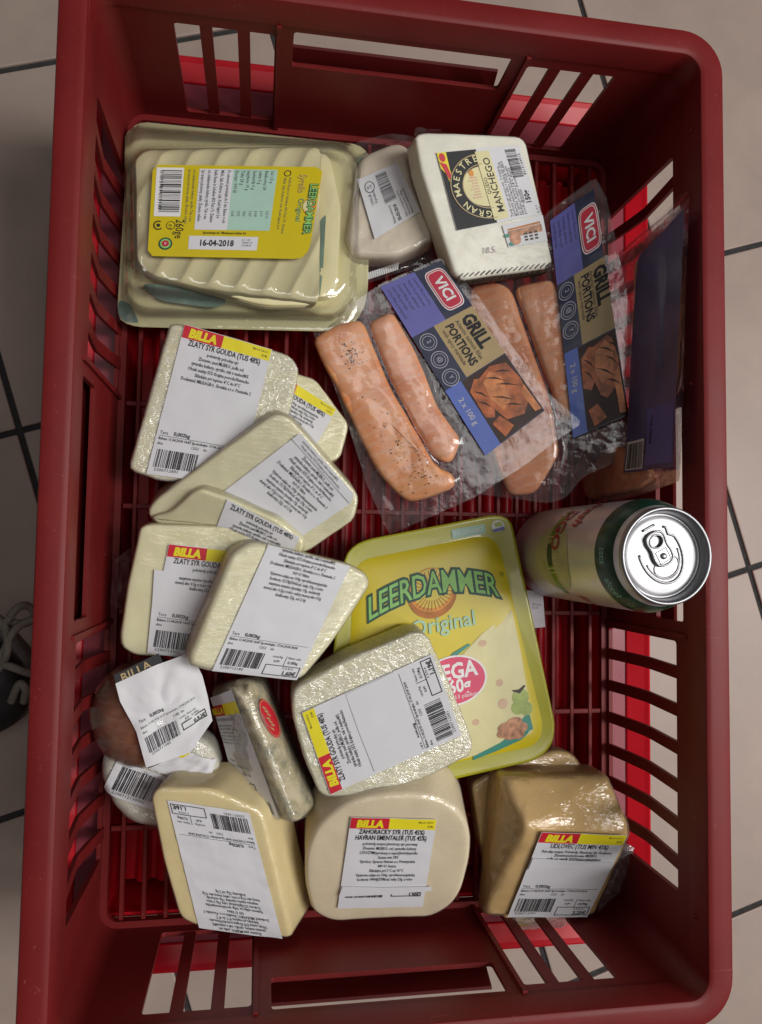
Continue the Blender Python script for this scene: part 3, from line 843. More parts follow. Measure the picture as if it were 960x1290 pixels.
def hole(x0, x1, z0, z1, r, n=4):
    P = []
    for cx_, cz_, a0 in ((x1 - r, z1 - r, 0), (x0 + r, z1 - r, 90), (x0 + r, z0 + r, 180), (x1 - r, z0 + r, 270)):
        for i in range(n + 1):
            a = math.radians(a0 + 90 * i / n); P.append((cx_ + r * math.cos(a), cz_ + r * math.sin(a)))
    return P

def wall_panel(name, fr, s0, s1, z0, z1, holes, d0, d1, mat, parent):
    bm = bmesh.new(); E_ = []
    for loop in [[(s0, z0), (s1, z0), (s1, z1), (s0, z1)]] + holes:
        vs = [bm.verts.new((a, 0, b)) for a, b in loop]
        E_ += [bm.edges.new((vs[i], vs[(i + 1) % len(vs)])) for i in range(len(vs))]
    bmesh.ops.triangle_fill(bm, use_beauty=True, use_dissolve=False, edges=E_)
    ex = bmesh.ops.extrude_face_region(bm, geom=list(bm.faces))
    for v in ex['geom']:
        if isinstance(v, bmesh.types.BMVert): v.co.y = 1.0
    for v in bm.verts:
        v.co = fr(v.co.x, d0 + (d1 - d0) * v.co.y, v.co.z)
    bmesh.ops.recalc_face_normals(bm, faces=list(bm.faces))
    return bm_obj(name, bm, mat, parent)

RC = .0125
for side in 'rltb':
    fr, half = wall_frame(side); longw = side in 'rl'
    if longw: g0, g1, pitch, win, zl, zh = .083, .241, .0242, .0162, .003, .0985
    else: g0, g1, pitch, win, zl, zh = .0815, .1425, .0228, .0153, .009, .1020
    holes = [hole(g0, g1, zl, zh, .0025), hole(-g1, -g0, zl, zh, .0025), hole(-.0700, .0700, .0740, .1068, .002)]
    wall_panel('wall', fr, -half + RC, half - RC, -.006, .1135, holes, 0, .003, M['red'], basket)
    for sg in (-1, 1):
        k = 0
        while True:
            a = g0 + win + k * pitch; b = a + pitch - win
            if b > g1 - .004: break
            a_, b_ = (a, b) if sg > 0 else (-b, -a)
            prof = [(-.0010, zl - .003), (.0030, .028), (.0052, .050), (.0030, .074), (.0004, zh + .003)] if longw else [(.0003, zl - .003), (.0003, zh + .003)]
            V = []; Fc = []
            for d, z in prof:
                for ss, dd in ((a_, 0), (b_, 0), (b_, .0024), (a_, .0024)): V.append(fr(ss, d + dd, z))
            for q in range(len(prof) - 1):
                for e in range(4): Fc.append((q * 4 + e, q * 4 + (e + 1) % 4, q * 4 + 4 + (e + 1) % 4, q * 4 + 4 + e))
            mesh_obj('slat', V, Fc, M['red'], basket)
            k += 1
        # upright rib where the slotted field meets the handle field
        V = [fr(sg * s, d, z) for z in (-.004, .1118) for s, d in ((.0775, -.0022), (.0805, -.0022), (.0805, .0015), (.0775, .0015))]
        mesh_obj('wall_rib', V, [(0, 1, 2, 3), (7, 6, 5, 4), (0, 4, 5, 1), (1, 5, 6, 2), (2, 6, 7, 3), (3, 7, 4, 0)], M['red'], basket)
    # outer skin behind the hand hole
    V = [fr(s, d_, z) for s in (-.0755, .0755) for d_, z in ((.0032, .045), (.0115, .0765), (.0130, .0775), (.0138, .0765), (.0138, .0730), (.0050, .0410))] if longw else [fr(s, d_, z) for s in (-.0755, .0755) for d_, z in ((.0032, .018), (.0245, .0575), (.0262, .0582), (.0270, .0570), (.0270, .0530), (.0050, .014))]
    mesh_obj('handle_panel', V, [(k, (k + 1) % 6, 6 + (k + 1) % 6, 6 + k) for k in range(6)] + [tuple(range(6))[::-1], tuple(range(6, 12))], M['red'], basket)
    for sg in (-1, 1):
        wall_panel('handle_cheek', fr, *sorted((sg * .0760, sg * .0786)), -.003, .1100, [], .0031, .0119, M['red'], basket)
for sx in (-1, 1):
    for sy in (-1, 1):
        V = []; n = 8
        for z in (-.006, .1135):
            for r in (RC, RC + .003):
                for i in range(n + 1):
                    a = math.radians(90 * i / n); V.append((sx * (HW - RC + r * math.cos(a)), sy * (HL - RC + r * math.sin(a)), z))
        m = n + 1; Fc = []
        for i in range(n):
            Fc += [(i, i + 1, 2 * m + i + 1, 2 * m + i), (m + i, m + i + 1, 3 * m + i + 1, 3 * m + i), (i, i + 1, m + i + 1, m + i), (2 * m + i, 2 * m + i + 1, 3 * m + i + 1, 3 * m + i)]
        o = mesh_obj('corner_post', V, Fc, M['red'], basket); edge_smooth(o, 40)
# moulding pips under the rim
for x, y, z in ((HW, .2455, .128), (HW, .0812, .1254), (HW, -.2467, .1253)):
    V = []; Fc = []
    bm = bmesh.new(); bmesh.ops.create_uvsphere(bm, u_segments=10, v_segments=6, radius=.0018)
    bmesh.ops.translate(bm, vec=(x - .001, y, z - .006), verts=bm.verts)
    bm_obj('pip', bm, M['red'], basket, True)
# open floor grid
fb = .0040
sweep_ring('floor_frame', [(-.0045, -.0062), (-.0045, -.0002), (.0020, -.0002), (.0020, -.0062)], HW, HL, .012, M['red'], basket)
rb = box_mesh('r', -.0016, .0016, -HL + .0052, HL - .0052, -.0060, 0, .0006, 1)
rib_me = bpy.data.meshes.new('floor_rib'); rb.to_mesh(rib_me); rb.free(); rib_me.materials.append(M['red'])
for k in range(24):
    x = -.1714 + .0149 * k
    if abs(x) < HW - .004: shared('floor_rib', rib_me, basket, (x, 0, 0))
rb = box_mesh('r', -HW + .0052, HW - .0052, -.0019, .0019, -.0064, -.0006, .0006, 1)
crib_me = bpy.data.meshes.new('cross_rib'); rb.to_mesh(crib_me); rb.free(); crib_me.materials.append(M['red'])
for y in (.2255, .1505, .0755, .0020, -.0725, -.1475, -.2220): shared('cross_rib', crib_me, basket, (0, y, 0))

# the basket underneath
under = empty('lower_basket', (0, .008, FLOOR_Z))
tag(under, 'bright red plastic basket stacked underneath, seen through the slots and floor grid', 'basket')
LZ = -FLOOR_Z
sweep_ring('ledge', [(-.018, LZ - .0105), (-.018, LZ - .0075), (0, LZ - .0075), (0, LZ - .0105)], .2040, .3120, .012, M['ledge'], under)
sweep_ring('rim', [(.0002, LZ - .0105), (.0002, LZ - .0065), (.0010, LZ - .0058), (.0125, LZ - .0012), (.0155, LZ + .0004), (.0170, LZ - .0004), (.0175, LZ - .0030), (.0175, LZ - .0230), (.0150, LZ - .0230), (.0150, LZ - .0060), (.0020, LZ - .0105)],
           .2040, .3120, .012, M['bright'], under)
sweep_ring('wall', [(-.0175, LZ - .012), (-.0205, LZ - .012), (-.0240, .004), (-.0210, .004)], .2040, .3120, .020, M['bright'], under)
box('base_plate', -.1795, .1795, -.2875, .2875, .004, .008, M['bright'], under, .002)
bm = bmesh.new()
n = 6; V = []; Fc = []
for y in (-.285, .285):
    for i in range(n + 1):
        a = math.pi * i / n; V.append((-.0056 * math.cos(a), y, .008 + .009 * math.sin(a) ** .8))
Fc = [(i, i + 1, n + 2 + i, n + 1 + i) for i in range(n)] + [tuple(range(n + 1))[::-1], tuple(range(n + 1, 2 * n + 2))]
bar_me = bpy.data.meshes.new('floor_bar'); bar_me.from_pydata(V, [], Fc); bar_me.materials.append(M['bright'])
bar_me.polygons.foreach_set('use_smooth', [True] * len(bar_me.polygons)); bar_me.set_sharp_from_angle(angle=math.radians(60))
for k in range(23):
    shared('floor_bar', bar_me, under, (-.1640 + .0149 * k, 0, LZ - .062))
bm.free()
box('floor_bed', -.178, .178, -.286, .286, LZ - .060, LZ - .0545, M['bright'], under)

# ------------------------------------------------------------------ wrapped cheese blocks
def thing_at(name, key, label, cat, group=None):
    d = LAYOUT[key]
    o = empty(name, [v * MM for v in d['loc']], d.get('rot', (0, 0, 0)))
    tag(o, label, cat, group)
    return o, d

def block_mesh(poly, t, re=5.0, rc=7.0, n=96, flare=0.0, shift=(0, 0), crown=0.0, zb=0.0):
    ol = round_poly(poly, rc, n); c = ol.mean(0)
    rings = []
    ins = inset(ol, re)
    def lvl(base, z):
        f = 1 - (z - zb) / max(t - zb, 1e-6)
        q = c + (base - c) * (1 + flare * f) + np.array(shift) * f
        return np.column_stack([q, np.full(n, z)])
    for s in (.4, .8): rings.append(lvl(c + (ins - c) * s, zb))
    for a in np.linspace(0, 90, 5):
        rings.append(lvl(inset(ol, re * (1 - math.sin(math.radians(a)))), zb + re * (1 - math.cos(math.radians(a)))))
    for z in np.linspace(zb + re, t - re, 4)[1:-1]: rings.append(lvl(ol, z))
    for a in np.linspace(0, 90, 6):
        rings.append(lvl(inset(ol, re * (1 - math.cos(math.radians(a)))), t - re + re * math.sin(math.radians(a))))
    for s in np.linspace(.94, .06, 12):
        r_ = lvl(c + (ins - c) * s, t); r_[:, 2] += crown * (1 - s * s); rings.append(r_)
    return rings, ol

def top_fun(ol, t, re, crown=0.0):
    c = ol.mean(0)
    def f(xy):
        d = sdist(xy, ol) + 1.2; q = np.clip(d, 0, re)
        z = t - re + np.sqrt(np.maximum(re * re - (re - q) ** 2, 0))
        return np.where(d < 0, t - re + d * 2.5, z)
    return f

def block(name, key, label, cat, group, mat, filmat, re=5.0, rc=7.0, amp=.5, freq=40, seed=1.0, fl=.5, famp=.35, ffreq=160, flare=0.0, shift=(0, 0), body='cheese'):
    th, d = thing_at(name, key, label, cat, group)
    t = d['t']; rings, ol = block_mesh(d['poly'], t, re, rc, flare=flare, shift=shift)
    V, Fc = ring_solid([r * MM for r in rings])
    o = mesh_obj(body, V, Fc, M[mat], th, True)
    smooth_noise_displace(o.data, amp * MM, freq, seed)
    if filmat:
        w = mesh_obj('wrapper', V, Fc, M[filmat], th, True)
        smooth_noise_displace(w.data, amp * MM, freq, seed)
        for v, n_ in zip(w.data.vertices, [v.normal.copy() for v in w.data.vertices]): v.co += n_ * fl * MM
        smooth_noise_displace(w.data, famp * MM, ffreq, seed + 5, 3)
    return th, d, top_fun(ol, t, re), ol

def v3(l): return Vector([x * MM for x in l])

# ---- loose tails of cling film of cling film
def film_tail(thing, pts_, mat='film_crinkle', amp=.0022, seed=1.0, n=14):
    q = [v3(v) - thing.location for v in pts_]; iv = thing.rotation_euler.to_matrix().inverted()
    q = [iv @ v for v in q]; V = []; Fc = []
    for j in range(n + 1):
        for i in range(n + 1):
            u, v = i / n, j / n
            p_ = (q[0] * (1 - u) + q[1] * u) * (1 - v) + (q[3] * (1 - u) + q[2] * u) * v
            w_ = noise.noise(p_ * 90 + Vector((seed, 0, 0))) + .6 * noise.noise(p_ * 210 + Vector((0, seed, 0)))
            V.append(p_ + Vector((noise.noise(p_ * 120 + Vector((7, seed, 0))) * .0012, noise.noise(p_ * 120 + Vector((seed, 9, 0))) * .0012, amp * w_)))
    for j in range(n):
        for i in range(n): a_ = j * (n + 1) + i; Fc.append((a_, a_ + 1, a_ + n + 2, a_ + n + 1))
    return mesh_obj('wrapper_tail', V, Fc, M[mat], thing, True)

WG = 'wedges of gouda in shop film'
G = [  # key, label, film, shift of the underside (mm), titles, price, net, seed
 ('gouda_b', 'gouda wedge lying under two others, only its yellow label corner and one end showing', 'film_soft', (0, 0), '1,43', '0,161kg', 2),
 ('gouda_a', 'gouda wedge in glittering crinkled film beside the upturned clear cheese tray, label upright', 'film_crinkle', (-3, 1), '1,52', '0,171kg', 3),
 ('gouda_e', 'thick gouda wedge half covered by the one priced 1,60, its folded label upright', 'film_soft', (-3, 0), '1,38', '0,155kg', 6),
 ('gouda_d', 'small gouda piece squeezed between three others, tilted label reading down to the side', 'film_soft', (0, 0), '1,47', '0,165kg', 5),
 ('gouda_c', 'tilted gouda wedge whose label shows only small text, leaning on the crinkled one', 'film_side', (-4, 3), '1,55', '0,174kg', 4),
 ('gouda_f', 'gouda wedge lying on top of the heap with price box 1,60', 'film_side', (-3, 1), '1,60', '0,180kg', 7),
 ('gouda_g', 'gouda wedge in crinkled film lying on the yellow cheese tray, label turned sideways', 'film_crinkle', (0, 0), '1,19', '0,134kg', 8),
]
for key, lab, fm, sh, price, net, seed in G:
    crinkle = fm == 'film_crinkle'
    th, d, hf, ol = block('gouda_wedge', key, lab, 'cheese', WG, 'gouda', fm, re=2.2 if key != 'gouda_f' else 4.5, rc=5, amp=.35, seed=seed * 3.7,
                          famp=.55 if crinkle else .3, ffreq=210 if crinkle else 110, shift=sh, flare=.0)
    lo, p, Wd, Ht = make_label(th, d['label'], hf, lift=1.5 if crinkle else 1.2, wr=.35, seed=seed)
    if key == 'gouda_c':
        shop_label(p, Wd, Ht, [], GOUDA_TXT[1:], head=False, body_at=4.0, line_h=3.3, foot=False)
        fl_, p2, W2, H2 = make_label(th, [d['flap'][0], d['flap'][2], d['flap'][3], d['flap'][4]], hf, lift=1.9, wr=.3, seed=9, name='label_fold')
        p2.text(GOUDA_TXT[2], W2 * .1, H2 * .42, 2.6, sx=.8, res=1); p2.text(GOUDA_TXT[3], W2 * .12, H2 * .82, 2.6, sx=.8, res=1); p2.flush()
    elif key == 'gouda_d':
        p.text('ZLATY SYR GOUDA (TUS 48%)', Wd * .5, 4.4, 4.6, align='CENTER', sx=.72, bold=.014)
        shop_label(p, Wd, Ht, [], GOUDA_TXT[:5], head=False, body_at=8.6, foot=False)
    elif key == 'gouda_b':
        shop_label(p, Wd, Ht, ['ZLATY SYR GOUDA (TUS 48%)'], GOUDA_TXT[7:12], foot=False)
    elif key == 'gouda_f':
        shop_label(p, Wd, Ht, [], GOUDA_TXT[2:], price, net, seed, head=False, body_at=2.6 * Wd / 60, line_h=3.5, code='2200712180')
    elif key == 'gouda_e':
        film_tail(th, LAYOUT['tails']['gouda_e'], 'film_soft', seed=2)
        shop_label(p, Wd, Ht, ['ZLATY SYR GOUDA (TUS 48%)'], GOUDA_TXT[:1], price, net, seed)
        f2, W2, H2 = quad_map(d['label'], hf, 1.9, .3, .06, 2.0)
        so = sheet('label_fold', f2, W2, H2, 'paper', th, outline=[(-6, 18), (W2 * .5, 18.5), (W2, 19), (W2, H2 * .5), (W2, H2 * .97), (W2 * .5, H2 * .985), (0, H2), (-3, H2 * .55)])
        p2 = Printer(f2, so)
        shop_label(p2, W2, H2, [], GOUDA_TXT[9:], price, net, seed, head=False, body_at=23, line_h=3.2)
    elif key == 'gouda_g':
        shop_label(p, Wd, Ht, ['ZLATY SYR GOUDA (TUS 48%)'], GOUDA_TXT[:4], price, net, seed, line_h=3.0)
        f2, W2, H2 = quad_map(d['label'], hf, 2.0, .2, .05, 4.0)
        y0, y1 = H2 * .34, H2 * .70
        so = sheet('label_fold', f2, W2, H2, 'paper', th, outline=[(2, y0), (W2 * .5, y0 - 1), (W2 - 1, y0 - 1), (W2 - .5, y1), (W2 * .5, y1), (1, y1)])
    else:
        shop_label(p, Wd, Ht, ['ZLATY SYR GOUDA (TUS 48%)'], GOUDA_TXT[:6], price, net, seed, line_h=3.7)

# block with the label upside down
th, d, hf, ol = block('cheese_block', 'gouda_h', 'large smooth cheese block with upside-down label priced 1,16, against the end wall', 'cheese', None, 'firm', 'film_soft', re=2.4, rc=6, amp=.3, seed=31, famp=.25, ffreq=80, shift=(15, 3), flare=.02)
lo, p, Wd, Ht = make_label(th, d['label'], hf, lift=1.0, wr=.55, wfreq=.075, seed=5)
shop_label(p, Wd, Ht, [], GOUDA_TXT[1:], '1,16', '0,130kg', 11, head=False, body_at=3.5, line_h=3.1)

# rounded emmental
th, d, hf, ol = block('emmental_half', 'emmental', 'rounded pale emmental piece with red and yellow label, lying against the end wall', 'cheese', None, 'emmental', 'film_soft', re=3.0, rc=24, amp=.4, seed=44, famp=.35, ffreq=90, shift=(0, 12), flare=.0)
lo, p, Wd, Ht = make_label(th, d['label'], hf, lift=1.7, wr=.3, seed=6)
EM_TXT = ['polotvrdy zrejuci plnotucny syr parovany', 'Zlozenie: MLIEKO, sol, syrarske kultury', 'LYSOZYM(vyrobeny z vajec)(bielok)syridlo', 'Susina min 58%', 'Vyrobca: Syraren Havran a.s. Priemyselna',
          '089 01 Senica', 'Skladujte pri 2°C az 10°C', 'Vyzivove udaje na 100g: vyrobkuenergeticka', 'hodnota 1496kJ/378kcal, tuky 29g, z toho']
k = Wd / 60
p.barcode(4 * k, Ht - 12 * k, 30 * k, Ht - 9 * k, 21); p.frame(36 * k, Ht - 13 * k, 57 * k, Ht - 9.5 * k, .6)
p.text('1,90€', 56 * k, Ht - 10 * k, 3.2 * k, align='RIGHT', bold=.02)
shop_label(p, Wd, Ht, ['ZAHORACKY SYR (TUS 45%)', 'HAVRAN EMENTALER (TUS 45%)'], EM_TXT, head=True, foot=False, line_h=3.6)
f2, W2, H2 = quad_map(d['label'], hf, 2.7, .25, .06, 8.0)
sheet('label_fold', f2, W2, H2, 'paper', th, outline=[(1, H2 * .74), (W2 * .5, H2 * .755), (W2 * 1.06, H2 * .75), (W2 * 1.07, H2 * .80), (W2 * .5, H2 * .84), (-.5, H2 * .855)])

# round soft white cheese
th, d, hf, ol = block('soft_cheese_round', 'round_white', 'round white cheese in crinkled film under the smoked cheese, barcode label slanting', 'cheese', None, 'swhite', 'film_crinkle', re=8, rc=16, amp=.8, seed=52, famp=.6, ffreq=190)
lo, p, Wd, Ht = make_label(th, d['label'], hf, lift=1.2, wr=.6, wfreq=.09, seed=7, mat='paper2')
k = Wd / 60
p.barcode(5 * k, 2.5 * k, 31 * k, Ht - 4.5 * k, 33, '2200712130000', dsize=2.8 * k)
p.text('1182', 33 * k, 7 * k, 2.8 * k); p.text('do', 40 * k, 7 * k, 2.8 * k); p.text('od Spotrebujte 17.04.2018 24:00', 34 * k, 3.4 * k, 2.6 * k, sx=.62); p.flush()
f2, W2, H2 = quad_map([d['flap'][0], d['flap'][1], d['flap'][2], d['flap'][3]], hf, 2.2, 1.6, .12, 3.0)
so = sheet('label_fold', f2, W2, H2, 'paper2', th)
p2 = Printer(f2, so)
p2.rect(W2 * .72, .5, W2 - .5, H2 * .16, 'billa_yel', 1, 'header_band'); p2.flush()

# smoked cheese ball with a crumpled label
b = [v * MM for v in LAYOUT['ball']['loc']]
th = empty('smoked_cheese', (b[0], b[1], .004)); tag(th, 'dark brown smoked cheese ball almost hidden by a crumpled white label', 'cheese')
bm = bmesh.new(); bmesh.ops.create_uvsphere(bm, u_segments=48, v_segments=28, radius=1)
for v in bm.verts: v.co = Vector((v.co.x * .036, v.co.y * .036, v.co.z * .025 + .024))
o = bm_obj('cheese', bm, M['brown'], th, True); smooth_noise_displace(o.data, .0012, 30, 2)
w = bpy.data.objects.new('wrapper', o.data.copy()); COL.objects.link(w); w.parent = th
w.data.materials.clear(); w.data.materials.append(M['film_soft'])
for v in w.data.vertices: v.co += v.normal * .0007
smooth_noise_displace(w.data, .0009, 150, 4, 3)
d = LAYOUT['ball_label']
off = Vector([v * MM for v in d['loc']]) - th.location
fr_ = Matrix.LocRotScale(off, __import__('mathutils').Euler(d['rot']), None)
q = d['label']
def crumple(xy):
    z = np.zeros(len(xy))
    for i, (x, y) in enumerate(xy):
        z[i] = 2.6 * (abs(nz(x * .05 + 3, y * .05, 1.0)) * 2 - .5) + 1.2 * abs(nz(x * .13, y * .11 + 8, 2.0)) - .0016 * ((x - 4) ** 2 + (y + 10) ** 2)
    return z
f2, W2, H2 = quad_map(q, crumple, 0.0)
def f3(P, layer=0):
    L_ = f2(P, layer); return [tuple(fr_ @ Vector(v)) for v in L_]
qa = np.asarray(q, float); inv = []
for pt_ in d['outline']:      # outline points into label millimetres
    best = None
    for u in np.linspace(-.15, 1.15, 66):
        for v in np.linspace(-.15, 1.15, 66):
            e = (1 - v) * ((1 - u) * qa[0] + u * qa[1]) + v * ((1 - u) * qa[3] + u * qa[2]) - np.array(pt_)
            e = float(e @ e)
            if best is None or e < best[0]: best = (e, u, v)
    inv.append((best[1] * W2, best[2] * H2))
dense = []
for i in range(len(inv)):
    a, c = np.array(inv[i]), np.array(inv[(i + 1) % len(inv)])
    dense += [a + (c - a) * t for t in np.linspace(0, 1, 7)[:-1]]
so = sheet('label', f3, W2, H2, 'paper2', th, outline=dense)
p = Printer(f3, so); k = W2 / 60
p.text('Tara', 7 * k, H2 * .52, 2.9 * k); p.text('0,002kg', 16 * k, H2 * .52, 3.6 * k, bold=.02)
p.text('Balene 11.04.2018 13:17 Spotrebujte: 17.04.2018 24:00', 7 * k, H2 * .585, 2.6 * k, sx=.78, res=1); p.text('dna', 7 * k, H2 * .645, 2.6 * k); p.text('1182  do', 32 * k, H2 * .645, 2.6 * k)
p.barcode(7 * k, H2 * .69, 33 * k, H2 * .88, 41, '2200712085', dsize=2.7 * k)
p.text('cena/kg  Netto vaha', 36 * k, H2 * .70, 2.2 * k, sx=.8); p.text('8,50    0,100kg', 40 * k, H2 * .745, 2.5 * k, sx=.8)
p.frame(36 * k, H2 * .76, 57 * k, H2 * .86, .6); p.text('0,85€', 56 * k, H2 * .845, 4.2 * k, align='RIGHT', bold=.03); p.flush()
bq, bW, bH = quad_map(d['badge'], lambda xy: np.zeros(len(xy)), -3.0)
def f4(P, layer=0): return [tuple(fr_ @ Vector(v)) for v in bq(P, layer)]
so = sheet('badge', f4, bW, bH, 'black', th, 8); p = Printer(f4, so)
p.text('BILLA', bW * .12, bH * .82, bH * .95, 'gold', bold=.02, spacing=1.1); p.flush()

# ------------------------------------------------------------------ polyhedral wedges
def hull_solid(name, pts, mat, parent, bevel=.004, segs=3, sub=2, amp=.0005, freq=60, seed=1.0, grow=0.0):
    bm = bmesh.new()
    for p_ in pts: bm.verts.new(p_)
    r_ = bmesh.ops.convex_hull(bm, input=list(bm.verts))
    bmesh.ops.delete(bm, geom=[v for v in bm.verts if not v.link_faces], context='VERTS')
    bmesh.ops.dissolve_limit(bm, angle_limit=math.radians(6), verts=list(bm.verts), edges=list(bm.edges))
    bmesh.ops.recalc_face_normals(bm, faces=list(bm.faces))
    bmesh.ops.bevel(bm, geom=list(bm.edges), offset=bevel, segments=segs, affect='EDGES', profile=.5)
    bmesh.ops.triangulate(bm, faces=list(bm.faces))
    for _ in range(5):
        le = [e for e in bm.edges if e.calc_length() > .006]
        if not le: break
        bmesh.ops.subdivide_edges(bm, edges=le, cuts=1); bmesh.ops.triangulate(bm, faces=list(bm.faces))
    bm.normal_update()
    o = bm_obj(name, bm, M[mat], parent, True)
    if grow:
        for v, n_ in zip(o.data.vertices, [v.normal.copy() for v in o.data.vertices]): v.co += n_ * grow
    smooth_noise_displace(o.data, amp, freq, seed, 3)
    return o

B = LAYOUT['blue']
pts = {k_: v3(v) for k_, v in B.items()}
o0 = Vector((sum(p_.x for p_ in pts.values()) / 6, sum(p_.y for p_ in pts.values()) / 6, .004))
th = empty('blue_cheese_wedge', o0); tag(th, 'narrow mouldy cheese wedge with a red oval sticker on its rind, half its label showing', 'cheese')
low = [Vector((p_.x, p_.y, .004)) for p_ in (pts['A'], pts['C'], pts['D'], pts['Fp'])]
low[1].x += .002; low[2].x += .002
allp = [p_ - o0 for p_ in list(pts.values()) + low]
hull_solid('cheese', allp, 'mould', th, .0035, amp=.0009, freq=90, seed=3)
hull_solid('wrapper', allp, 'film_side', th, .0035, amp=.0008, freq=150, seed=6, grow=.0009)
def face_map(a, b_, c, e, lift):      # four 3D corners TL TR BR BL (metres, thing space)
    n_ = (b_ - a).cross(e - a).normalized()
    if n_.z < 0: n_ = -n_
    Wd = ((b_ - a).length + (c - e).length) / 2 / MM; Ht = ((e - a).length + (c - b_).length) / 2 / MM
    def f(P, layer=0):
        out = []
        for x, y in np.asarray(P, float):
            u = x / Wd; v = y / Ht
            out.append(((a * (1 - u) + b_ * u) * (1 - v) + (e * (1 - u) + c * u) * v) + n_ * (lift + .0001 * layer + .0003 * nz(x * .08, y * .08, 1.7)))
        return out
    return f, Wd, Ht
lerp = lambda a, c, t: a + (c - a) * t
A_, B_, C_, D_, E_, F_ = (pts[k_] - o0 for k_ in ('A', 'B', 'C', 'D', 'E', 'Fp'))
f, Wd, Ht = face_map(lerp(lerp(A_, F_, .04), lerp(B_, E_, .04), .02), lerp(lerp(A_, F_, .04), lerp(B_, E_, .04), .80), lerp(lerp(A_, F_, .97), lerp(B_, E_, .97), .80), lerp(lerp(A_, F_, .97), lerp(B_, E_, .97), .02), .0022)
so = sheet('label', f, Wd, Ht, 'paper', th); p = Printer(f, so); k = Wd / 30
p.rect(.3, 7, Wd * .42, 15, 'billa_red', 1, 'header_band'); p.rect(Wd * .42, 7, Wd - .3, 15, 'billa_yel', 1, 'header_band')
p.text('BILLA', Wd * .40, 13.4, 6.5, 'billa_yel', 2, 'RIGHT', bold=.04)
p.text('SYR S MODROU PLESNOU', Wd * .02, 19, 2.9, sx=.7); p.text('\n'.join(['plnotucny syr zrejuci', 'Zlozenie: MLIEKO, jedla', 'sol, syrarske kultury,', 'syridlo, uslachtila plesen', 'Krajina povodu: Dansko', 'Skladujte pri 4°C do 8°C']), Wd * .02, 23, 2.6, sx=.8, res=1)
p.text('Tara', Wd * .1, Ht - 34, 2.6); p.text('Balene 11.04.2018 13:12', Wd * .02, Ht - 30, 2.6, sx=.8); p.text('1253 do', Wd * .35, Ht - 25, 2.6)
p.frame(Wd * .1, Ht - 20, Wd * .62, Ht - 12, .6); p.text('1,85€', Wd * .6, Ht - 13.2, 4.4, align='RIGHT', bold=.02)
p.barcode(Wd * .1, Ht - 10, Wd * .9, Ht - 2, 19); p.flush()
f, Wd, Ht = face_map(lerp(lerp(B_, E_, .12), lerp(C_, D_, .12), .2), lerp(lerp(B_, E_, .12), lerp(C_, D_, .12), .95), lerp(lerp(B_, E_, .42), lerp(C_, D_, .42), .95), lerp(lerp(B_, E_, .42), lerp(C_, D_, .42), .2), .0019)
Pd = [(Wd / 2 + Wd * .42 * math.cos(t), Ht / 2 + Ht * .48 * math.sin(t)) for t in np.linspace(0, 2 * math.pi, 33)[:-1]]
so = sheet('sticker', f, Wd, Ht, 'billa_red', th, outline=Pd); p = Printer(f, so)
p.ring(Wd / 2, Ht / 2, Wd * .39, Ht * .45, .5, 'gold', 1); [p.ellipse(Wd * (.40 + .05 * (q % 3)), Ht * (.24 + .085 * q), Wd * .10, Ht * .028, 'gold', 2, 'print', 12, 35 - 20 * (q % 2)) for q in range(7)]; p.flush()

U = LAYOUT['udl']
pts = {k_: v3(U[k_]) for k_ in ('A', 'B', 'C', 'D', 'E', 'Fp')}
o0 = Vector((.125, -.23, .012))
th = empty('smoked_cheese_wedge', o0); tag(th, 'big amber cheese wedge with red and yellow label on its sloping face, in the corner', 'cheese')
low = [Vector((p_.x, p_.y, .016)) for p_ in (pts['A'], pts['B'], pts['E'], pts['Fp'])] + [Vector((pts['C'].x - .006, pts['C'].y - .02, .016))]
allp = [p_ - o0 for p_ in list(pts.values()) + low]
hull_solid('cheese', allp, 'smoke', th, .0032, amp=.0004, freq=50, seed=8)
hull_solid('wrapper', allp, 'film_soft', th, .0032, amp=.0009, freq=130, seed=9, grow=.0010)
lc = [v3(l) - o0 for l in U['label']]
f, Wd, Ht = face_map(lc[0], lc[1], lc[2], lc[3], .0022)
so = sheet('label', f, Wd, Ht, 'paper', th); p = Printer(f, so)
shop_label(p, Wd, Ht, ['UDLOVEC (TUS MIN 45%)'], ['Prirodny zrejuci, Polotvrdy, Plnotucny Syr, Rozhovce', 'Zlozenie:pasterizovane MLIEKO', 'jedla sol, vapnik (E509)bakterialnakultura', 'Vyzivove udaje 100g vyrobku', 'sol 2.3g'], '3,25', '0,270kg', 23, line_h=3.0)
f2 = lambda P, layer=0: [v + Vector((0, 0, .0012)) for v in f(P, layer)]
sheet('label_fold', f2, Wd, Ht, 'paper', th, outline=[(.5, Ht * .285), (Wd * .5, Ht * .305), (Wd - .5, Ht * .32), (Wd - .5, Ht * .40), (Wd * .5, Ht * .42), (.5, Ht * .42)])
for k_ in ('a', 'b'): film_tail(th, LAYOUT['tails']['udl_' + k_], seed=4 + ord(k_) % 5)
th, d, hf, ol = block('smoked_cheese_wedge', 'udl_low', 'flat amber cheese piece lying under the big amber wedge', 'cheese', None, 'smoke', 'film_soft', re=3, rc=6, amp=.6, seed=61, famp=.7, ffreq=120)

